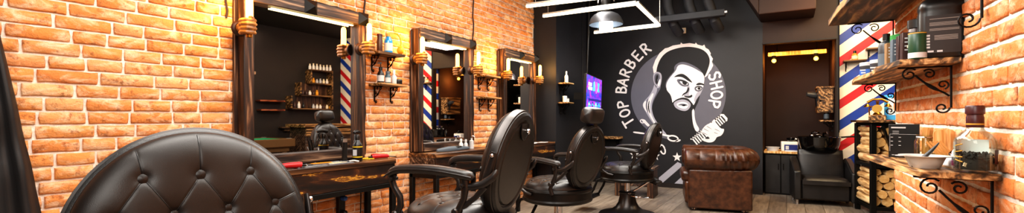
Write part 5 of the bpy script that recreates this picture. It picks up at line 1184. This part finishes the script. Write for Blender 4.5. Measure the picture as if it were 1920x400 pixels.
for k, (x, y, h, m_) in enumerate(((0.400, 2.597, .125, 'card'), (0.408, 2.520, .13, 'slate'), (0.417, 2.451, .135, 'brown_pl'), (0.421, 2.399, .14, 'brown_pl'))):
    t = kbox('product_carton', ('slim tan product carton, first right of the tall grey bottle', 'slim grey product carton, second right of the tall grey bottle', 'slim brown product carton, third right of the tall grey bottle', 'slim brown product carton touching the dark green can')[k], 'carton', (x, y, 1.3236), (.05, .045, h), .05, m_, group='slim product cartons on wide shelf')
    mb = MB(); [mb.box((0, -.023, h*(.8-.13*q)), (.034, .001, .006)) for q in range(4)]; mb.build('printed_text', 'lightgrey', t)
bottle('round brown bottle with wide black cap behind dark green can', (0.460, 2.460, 1.324), .042, .21, 'brown_pl', 'black_pl', .75, .2)
cn = thing('product_can', 'dark green product can with white base band beside black jug', 'can', (0.430, 2.292, 1.324), 2.6)
MB().lathe([(0, 0), (.031, 0), (.032, .003), (.032, .115), (.030, .119), (0, .119)], 28).build('body', 'green_pl', cn); MB().lathe([(.0326, .004), (.0326, .028)], 28, cap=False).build('white_band', 'lightgrey', cn); MB().lathe([(.0326, .112), (.0326, .117)], 28, cap=False).build('gold_rim', 'gold', cn)
mb = MB(); [mb.box((.0322*math.cos(a), .0322*math.sin(a), .06), (.003, .006, .012)) for a in (-.1, .15, .4)]; mb.build('printed_text', 'cream', cn)
for k, (x, y, r_, h, lb) in enumerate(((.43, 3.44, .058, .125, 'wide dark tub with pale lid, leftmost on the wide shelf'), (.456, 3.268, .056, .12, 'wide dark tub with pale lid, second from left on wide shelf'))):
    t = jar(lb, (x, y, 1.3236), r_, h, 'grey_pl', 'lightgrey', .2, 'tub', 'blue' if k == 0 else None, 'product_tub', 'wide tubs on wide shelf')
    mb = MB(); [mb.box((-r_*.62, -r_*.80, h*.55-.018*q), (.05-.012*q, .006, .009)) for q in range(2)]; mb.build('printed_text', 'paper', t)

# ---- table items
bxx = kbox('coffee_carton', 'black printed carton at the far end of right shelf table', 'box', (0.430, 2.520, 0.928), (.115, .075, .165), R(-12), 'black_pl')
mb = MB(); mb.box((-.02, -.0385, .148), (.055, .001, .007)); [mb.box((-.03, -.0385, .130-.009*k), (.024, .001, .002)) for k in range(2)]
[mb.box((-.045+.03*(k % 2), -.0385, .10-.02*(k//2)), (.009, .001, .003)) for k in range(6)]; [mb.box((-.04+.018*k, -.0385, .012), (.010, .001, .003)) for k in range(4)]
mb.tube([(-.052, -.039, .03), (-.052, -.039, .115), (.045, -.039, .115)], .0008, 5); mb.build('printed_text', 'lightgrey', bxx)
def stick_jar(loc):
    t = thing('glass_jar', 'glass jar of wooden sticks beside the black carton', 'jar', loc)
    MB().lathe([(0, 0), (.038, 0), (.041, .008), (.041, .085), (.034, .10), (.034, .118), (.031, .118), (.031, .10), (.038, .084), (.038, .010), (0, .006)], 28, cap=False).build('jar_body', 'glass', t)
    MB().lathe([(.036, .103), (.0375, .106), (.036, .109)], 24, cap=False).build('neck_ring', 'chrome', t)
    q = random.Random(3)
    mb0 = MB().box((0, 0, .07), (.009, .0018, .14)).mesh('wooden_stick'); mb0.materials.append(M['pale_wood'])
    wide = MB().prism([(.0085*math.cos(a)+(0), (.062 if math.sin(a) > 0 else -.062)+.0085*math.sin(a)) for a in [2*PI*k/24 for k in range(24)]], (0, 0, .07), (1, 0, 0), (0, 0, 1), (0, .0018, 0)).mesh('wooden_spatula'); wide.materials.append(M['pale_wood'])
    for k in range(14):
        o = bpy.data.objects.new('wooden_stick' if k % 3 else 'wooden_spatula', mb0 if k % 3 else wide); COL.objects.link(o)
        a = q.uniform(0, 6.28); rr = q.uniform(0, .020); o.location = (loc[0]+rr*math.cos(a), loc[1]+rr*math.sin(a), loc[2]+.010); o.rotation_euler = (q.uniform(-.10, .10), q.uniform(-.09, .09), q.uniform(-.5, .5))
        tag(o, 'thin pale wooden stick standing in the glass jar' if k % 3 else 'rounded pale wooden spatula standing in the glass jar', 'stick', 'wooden sticks in the jar' if k % 3 else 'wooden spatulas in the jar')
stick_jar((0.477, 2.408, 0.928))
for k in range(5):
    o = MB().box((0, 0, 0), (.008, .0018, .10)).build('wooden_stick', 'pale_wood'); o.location = (.469+.010*k, 2.236+.004*k, .973+.001*k); o.rotation_euler = (R(-8), R(-34), R(20))
    tag(o, 'thin pale wooden stick leaning out of the low clear cup', 'stick', 'wooden sticks in low clear cup')
t = thing('clear_cup', 'low clear cup with leaning wooden sticks behind the white bowl', 'cup', (0.494, 2.236, 0.928)); MB().lathe([(0, 0), (.038, 0), (.04, .004), (.042, .045), (.040, .045), (.038, .006), (0, .004)], 28, cap=False).build('cup_body', 'glass', t); MB().lathe([(.0425, .02), (.0425, .03)], 28, cap=False).build('grey_band', 'slate', t)
wd = thing('spatula_bundle', 'bundle of broad pale wooden spatulas standing behind the glass jar', 'spatulas', (0.516, 2.356, 0.928), .2)
for k in range(3): MB().prism([(.022*math.cos(a), (.05 if math.sin(a) > 0 else -.05)+.022*math.sin(a)) for a in [2*PI*q/24 for q in range(24)]], (-.015+.02*k, -.01+.006*k, .073), (1, 0, 0), (0, 0, 1), (0, .003, 0)).build('spatula', 'pale_wood', wd)
bw = thing('mixing_bowl', 'translucent white dye mixing bowl with wide lip on right shelf table', 'bowl', (.398, 2.02, .928), .5)
MB().lathe([(0, 0), (.050, 0), (.053, .003), (.070, .046), (.073, .052), (.094, .056), (.095, .059), (.074, .057), (.069, .052), (.051, .006), (0, .004)], 40, cap=False).build('bowl_body', 'frost', bw)
MB().box((-.105, 0, .0575), (.035, .03, .004)).build('lip_tab', 'frost', bw, bevel=.0015)
MB().lathe([(0, .004), (.05, .006), (.056, .02), (0, .021)], 28, cap=False).build('dye_residue', 'lightgrey', bw)
br = thing('dye_brush', 'black tapered dye brush standing in the white mixing bowl', 'brush', (.398, 2.02, .934), .1)
MB().tube([(-.025, 0, .012), (-.002, 0, .035), (.02, .0, .062), (.035, 0, .082), (.043, 0, .094)], [.009, .0085, .0065, .004, .0018], 10).build('handle', 'black_pl', br); MB().bar((-.042, 0, -.004), (-.025, 0, .012), .035, .010).build('bristles', 'hairc', br)
t = thing('cotton_pad_pack', 'white paper pack lying behind white mixing bowl', 'pack', (0.503, 2.098, 0.928), .1); MB().box((0, 0, .022), (.09, .08, .044)).build('pack_body', 'paper', t, bevel=.01); MB().box((0, -.03, .046), (.06, .02, .004)).build('opening_flap', 'white_pl', t)
t = thing('steel_clip', 'bent chrome clip lying on white paper pack', 'clip', (0.494, 2.098, 0.968), .7)
MB().tube([(-.03, 0, .006), (-.01, 0, .022), (.01, 0, .026), (.03, 0, .012)], .006, 8).build('jaw', 'chrome', t); MB().tube([(-.03, 0, .006), (0, .01, .008), (.03, 0, .012)], .004, 8).build('lower_jaw', 'black_pl', t)
for k, (x, y, lb) in enumerate(((.486, 2.051, 'white bottle with purple label, left one of two beside large glass bottle'), (.503, 2.017, 'white bottle with purple label, right one of two touching large glass bottle'))):
    t = bottle(lb, (x, y, .928), .0165, .105, 'white_pl', 'white_pl', .6, .25, None, .8, group='white purple label bottles')
    MB().lathe([(.0169, .012), (.0169, .032)], 20, cap=False).build('purple_label', 'purple', t)
    MB().lathe([(.0168, .034), (.0168, .044)], 20, cap=False).build('printed_text', 'slate', t)
gb = thing('glass_bottle', 'large clear glass bottle with maroon stopper filled with cut hair', 'bottle', (.498, 1.935, .928), .4)
MB().lathe([(0, .004), (.07, 0), (.074, .006), (.0745, .10), (.072, .118), (.058, .138), (.036, .152), (.029, .162), (.0285, .185), (.0265, .185), (.027, .162), (.034, .150), (.056, .135), (.069, .116), (.0715, .10), (.071, .012), (0, .009)], 48, cap=False).build('bottle_body', 'glass', gb)
MB().lathe([(.030, .163), (.031, .168), (.031, .20), (.029, .204), (.029, .21), (.034, .212), (.034, .238), (.031, .242), (0, .242)], 28, cap=False).build('stopper', 'maroon', gb); MB().lathe([(.0314, .172), (.0316, .175), (.0314, .178)], 28, cap=False).build('neck_band', 'gold', gb)
hm = MB(); q = random.Random(5)
for k in range(120):
    a, rr, z = q.uniform(0, 6.28), .062*math.sqrt(q.random()), q.uniform(.016, .066); p0 = Vector((rr*math.cos(a), rr*math.sin(a), z)); dv = Vector((q.uniform(-1, 1), q.uniform(-1, 1), q.uniform(-.4, .4))).normalized()*.012
    hm.tube([p0-dv, p0+Vector((0, 0, .004)), p0+dv], [.004, .008, .003], 6)
hm.lathe([(0, .012), (.064, .012), (.066, .03), (.06, .05), (0, .058)], 24, cap=False); h_ = hm.build('hair_clippings', 'hairc', gb); h_['kind'] = 'stuff'
ww = MB(); ww.lathe([(.062, .055), (.063, .105)], 24, cap=False); ww2 = MB()
P = [[(.066*math.cos(a), .066*math.sin(a), z) for a in [.15+2.3*k/16 for k in range(17)]] for z in (.058, .118)]; ww2.grid(P); ww2.build('back_label', 'paper', gb)
P = [[(.0755*math.cos(a), .0755*math.sin(a), z) for a in [-1.25+.7*k/8 for k in range(9)]] for z in (.035, .085)]
fl = MB(); fl.grid(P); f_ = fl.build('side_label', 'maroon', gb)
P = [[(.0762*math.cos(a), .0762*math.sin(a), z) for a in [-.95+.26*k/6 for k in range(7)]] for z in (.045, .072)]
f2 = MB(); f2.grid(P); f2.build('white_patch', 'cream', f_)
og = MB(); 
for j in range(4): og.tube([(.0757*math.cos(a), .0757*math.sin(a), .045+.018*j+.006*math.sin(3*a+j)) for a in [-3.25+.45*k/10 for k in range(11)]], .0022, 6)
og.build('gold_ornament', 'gold', gb)
P = [[(.0762*math.cos(a), .0762*math.sin(a), z) for a in [-3.2+.4*k/6 for k in range(7)]] for z in (.066, .082)]; bl_ = MB(); bl_.grid(P); bl_.build('dark_ribbon', 'black_pl', gb)
cmb = MB(); cmb.box((0, 0, 0), (.036, .003, .007)); [cmb.box((-.016+.0033*k, 0, -.006), (.0018, .002, .008)) for k in range(11)]
c_ = cmb.build('clipper_comb', 'cream', None); c_.location = (.478, 1.905, .952); c_.rotation_euler = (R(5), R(24), R(18)); tag(c_, 'pale clipper comb lying among the hair inside glass bottle', 'comb')

for o in SC.objects:
    if o not in _before and o.parent is None: o.scale = (.73,)*3 if o.name == 'mixing_bowl' else ((.66, .66, .86) if o.name == 'glass_bottle' else (.86,)*3)   # everything on these shelves is of modest size

# ------------------------------------------------------------------ cape hanging at left
cp = thing('barber_cape', 'black barber cape hanging on brick wall at the left edge', 'cape', (A_X, .34, 0))
mb = MB(); P = []; NA = 60
for i in range(31):
    t = i/30; z = 1.86-1.45*t; half = .06+.31*t**.9; row = []
    for k in range(NA+1):
        a = k/NA; y = -half+2*half*a
        fold = .035*t**.6*(.6*math.sin(a*21+1.5*t)+.4*math.sin(a*47+3*t))+.012*math.sin(t*26+a*9)*math.exp(-((t-.62)/.12)**2)
        row.append((.07+.05*math.sin(PI*a)+fold, y-.06*t+.30*t*.0+.02, z-.02*math.cos(a*12)*t))
    P.append(row)
mb.grid(P); cl_ = mb.build('cloth', 'cape', cp, ang=180); s_ = cl_.modifiers.new('t', 'SOLIDIFY'); s_.thickness = .004
MB().tube([(.02, 0, 1.90), (.05, 0, 1.875), (.09, 0, 1.88), (.105, 0, 1.91)], .008, 8).build('hook', 'iron', cp)
MB().tube([(.08, -.06, 1.87), (.10, 0, 1.885), (.08, .06, 1.87)], .012, 8).build('collar_band', 'cape', cp)

# ------------------------------------------------------------------ side room seen in the mirrors
pt = thing('pool_table', 'green felt pool table with brown wooden rails in side room', 'pool table', (2.45, 4.55, 0), 0)
MB().box((0, 0, .675), (.74, 1.30, .02)).build('playing_felt', 'felt', pt)
mb = MB()
for s in (-1, 1): mb.box((s*.42, 0, .62), (.11, 1.50, .15)); mb.box((0, s*.70, .62), (.73, .11, .15))
mb.build('rail', 'poolwood', pt, bevel=.012)
mb = MB(); mb.box((0, 0, .5), (.80, 1.36, .1)); mb.build('apron', 'poolwood', pt, bevel=.01)
for sx_ in (-1, 1):
    for sy_ in (-1, 1):
        MB().lathe([(0, 0), (.05, 0), (.045, .1), (.07, .3), (.06, .45), (0, .45)], 18, (sx_*.33, sy_*.60, 0)).build('leg', 'poolwood', pt)
        MB().lathe([(0, .696), (.045, .696), (.05, .70), (0, .70)], 18, (sx_*.40, sy_*.67, 0)).build('corner_plate', 'lightgrey', pt)
MB().box((.1, -.2, .695), (.10, .14, .02)).build('ball_rack', 'pale_wood', pt, bevel=.005)
bc = thing('bar_counter', 'wooden bar counter with yellow plank front in side room', 'counter', (2.2, 6.05, 0)); MB().box((0, 0, .45), (.5, 1.1, .9)).build('body', 'burnt_h', bc, bevel=.01); MB().box((0, 0, .93), (.62, 1.2, .06)).build('countertop', 'rustic', bc, bevel=.005); MB().box((-.26, 0, .80), (.02, 1.1, .14)).build('front_plank', 'rustic', bc)
def side_shelf(label, y0, y1, z, mat='rustic_dark', d=.18, curved=False):
    t = thing('wall_board', label, 'shelf', (SX, (y0+y1)/2, z)); w = (y1-y0)
    poly = [(0, -w/2), (-d*.7, -w/2), (-d, 0) if curved else (-d*.85, 0), (-d*.7, w/2), (0, w/2)]
    MB().prism(poly, (0, 0, 0), (1, 0, 0), (0, 1, 0), (0, 0, .03)).build('board', mat, t, bevel=.004)
    if not curved: MB().box((-d*.4, 0, -.03), (.03, w*.8, .06)).build('batten', mat, t)
    return t
M['redwood'] = wood('reddish_wood', [(.25, '#3a160c'), (.5, '#6b2c16'), (.8, '#a8562a')], 1, 16, .1)
# stepped display shelf on the side wall
ds = thing('display_shelf', 'stepped wooden display shelf of products on side room dark wall', 'shelf', (SX, 6.55, 1.28))
mb = MB(); steps = ((-.62, .0), (-.40, .30), (-.14, .58))
for y0, z in steps:
    mb.box((-.10, (y0+.42)/2, z), (.20, .42-y0, .03)); mb.box((-.10, y0, z+.14), (.20, .03, .28))
mb.box((-.10, .42, .45), (.2, .03, .92)); mb.box((-.10, .14, .88), (.2, .56, .03)); mb.build('frame', 'rustic_dark', ds, bevel=.003)
MB().box((-.005, .0, .30), (.006, .8, .55)).build('back_board', 'burnt', ds)
q = random.Random(21); ci = 0
names = ['white', 'amber', 'black', 'cream', 'brown', 'silver']
for (y0, z, n, hs) in ((-.14, .61+.30-.0, 7, .16), (-.32, .33, 5, .12), (-.05, .60, 5, .12), (-.52, .03, 3, .15), (-.05, .03, 6, .10)):
    for k in range(n):
        nm = 'white' if hs == .16 else q.choice(names); ci += 1
        mt_ = {'white': 'white_pl', 'amber': 'orange_y', 'black': 'black_pl', 'cream': 'cream', 'brown': 'brown_pl', 'silver': 'lightgrey'}[nm]
        yy = y0+.09*k*(1 if n > 3 else 1.2)
        zz = z+.0 if hs != .16 else .895
        bottle('%s bottle number-free' % nm, (SX-.10, 6.55+yy+.03, 1.28+zz-.015+.0), .030, hs*q.uniform(.85, 1.05), mt_, 'cream' if nm == 'white' else mt_, .5, .2, group='products on the display shelf')['label'] = '%s product bottle standing on the %s of the display shelf' % (nm, {.16: 'top board', .12: 'middle step' if z < .5 else 'upper step', .15: 'lowest left corner', .10: 'lowest board'}[hs])
side_shelf('upper curved reddish wall board on side room dark wall', 5.26, 5.80, 1.42, 'redwood', .24, True)
side_shelf('lower curved reddish wall board on side room dark wall', 5.28, 5.80, 1.23, 'redwood', .24, True)
side_shelf('long dark wall board under the display shelf in side room', 5.75, 6.55, .86, 'rustic_dark', .20)

# ------------------------------------------------------------------ lights, world, camera
def area(name, loc, rot, size, power, col, sy=None):
    L = bpy.data.lights.new(name, 'AREA'); L.energy = power; L.color = col; L.size = size
    if sy: L.shape = 'RECTANGLE'; L.size_y = sy
    o = bpy.data.objects.new(name, L); COL.objects.link(o); o.location = loc; o.rotation_euler = rot; return o
def point(name, loc, power, col, rad=.06):
    L = bpy.data.lights.new(name, 'POINT'); L.energy = power; L.color = col; L.shadow_soft_size = rad
    o = bpy.data.objects.new(name, L); COL.objects.link(o); o.location = loc; o.visible_glossy = False; return o
WARM = (1, .95, .89)
area('ceiling_fill_front', (-1.2, .9, 2.9), (0, 0, 0), 1.6, 80, WARM, 2.0)  # unseen overhead fill added to lift the shadows, no fixture modelled
area('ceiling_fill_middle', (-1.4, 3.3, 2.9), (0, 0, 0), 1.4, 60, WARM, 1.6)  # another added overhead fill, above the middle chairs, no fixture there
area('led_frame_glow', (-1.6, 5.1, 2.2), (0, 0, 0), 1.0, 30, (1, .93, .84), 1.2)
area('left_wall_wash', (-1.5, 1.6, 2.75), (0, R(-50), 0), .5, 82, (1, .95, .88), 4.0)
area('left_wall_wash_far', (-1.9, 4.3, 2.75), (0, R(-50), 0), .5, 50, (1, .94, .86), 2.2)  # second unseen wash, added to brighten the far bricks
area('right_wall_wash', (-.35, 1.7, 2.5), (0, R(50), 0), .5, 29, (1, .90, .78), 2.6)
area('camera_side_light', (-.25, -1.0, 2.3), (R(62), 0, R(10)), 1.2, 42, (1, .95, .88), 1.0)
area('striped_wall_light', (1.2, 6.0, 2.85), (R(32), 0, 0), .9, 42, (1, .72, .40), .5); area('rack_fill', (.35, 4.6, 2.85), (R(42), 0, R(-18)), .5, 30, (1, .9, .75))  # the rack lamp is an unseen fill added to lighten the logs
area('side_room_fill', (2.6, 4.9, 2.9), (0, 0, 0), 1.0, 26, (1, .86, .68)).visible_glossy = False  # added fill for the side room, kept out of mirror reflections
point('niche_glow', (-.16, 7.74, 1.90), 15, (1, .5, .14)); point('niche_glow', (.37, 7.74, 1.90), 15, (1, .5, .14)); point('pendant_glow', (-1.83, 5.12, 2.04), 14, (.72, .88, 1), .1); point('column_amber_glow', (-2.72, 5.30, 1.76), 5, (1, .55, .14), .05)
area('far_wall_wash', (-1.4, 5.75, 2.85), (R(58), 0, 0), .4, 26, (.93, .97, 1), 2.2).visible_glossy = False  # unseen wash added to brighten the mural wall
point('lintel_fill', (.25, 6.3, 2.35), 18, (1, .45, .15), .2)  # added lamp without a fixture, warms the wall over the niche
w = bpy.data.worlds.new('room_ambient'); SC.world = w; w.use_nodes = True
w.node_tree.nodes['Background'].inputs[0].default_value = (.05, .05, .055, 1); w.node_tree.nodes['Background'].inputs[1].default_value = .3

cam = bpy.data.cameras.new('camera'); co = bpy.data.objects.new('camera', cam); COL.objects.link(co)
co.location = (0, 0, 1.1); co.rotation_euler = (R(90), 0, math.atan(515/840))
cam.sensor_width = 36; cam.lens = 840*36/1920; cam.shift_y = 20/1920; cam.clip_start = .02
SC.camera = co
SC.view_settings.view_transform = 'Standard'; SC.view_settings.look = 'Medium High Contrast'; SC.view_settings.exposure = 0; SC.view_settings.gamma = 1
SC.cycles.use_denoising = True; SC.cycles.sample_clamp_indirect = 4; SC.cycles.max_bounces = 8; SC.cycles.caustics_reflective = False; SC.cycles.caustics_refractive = False
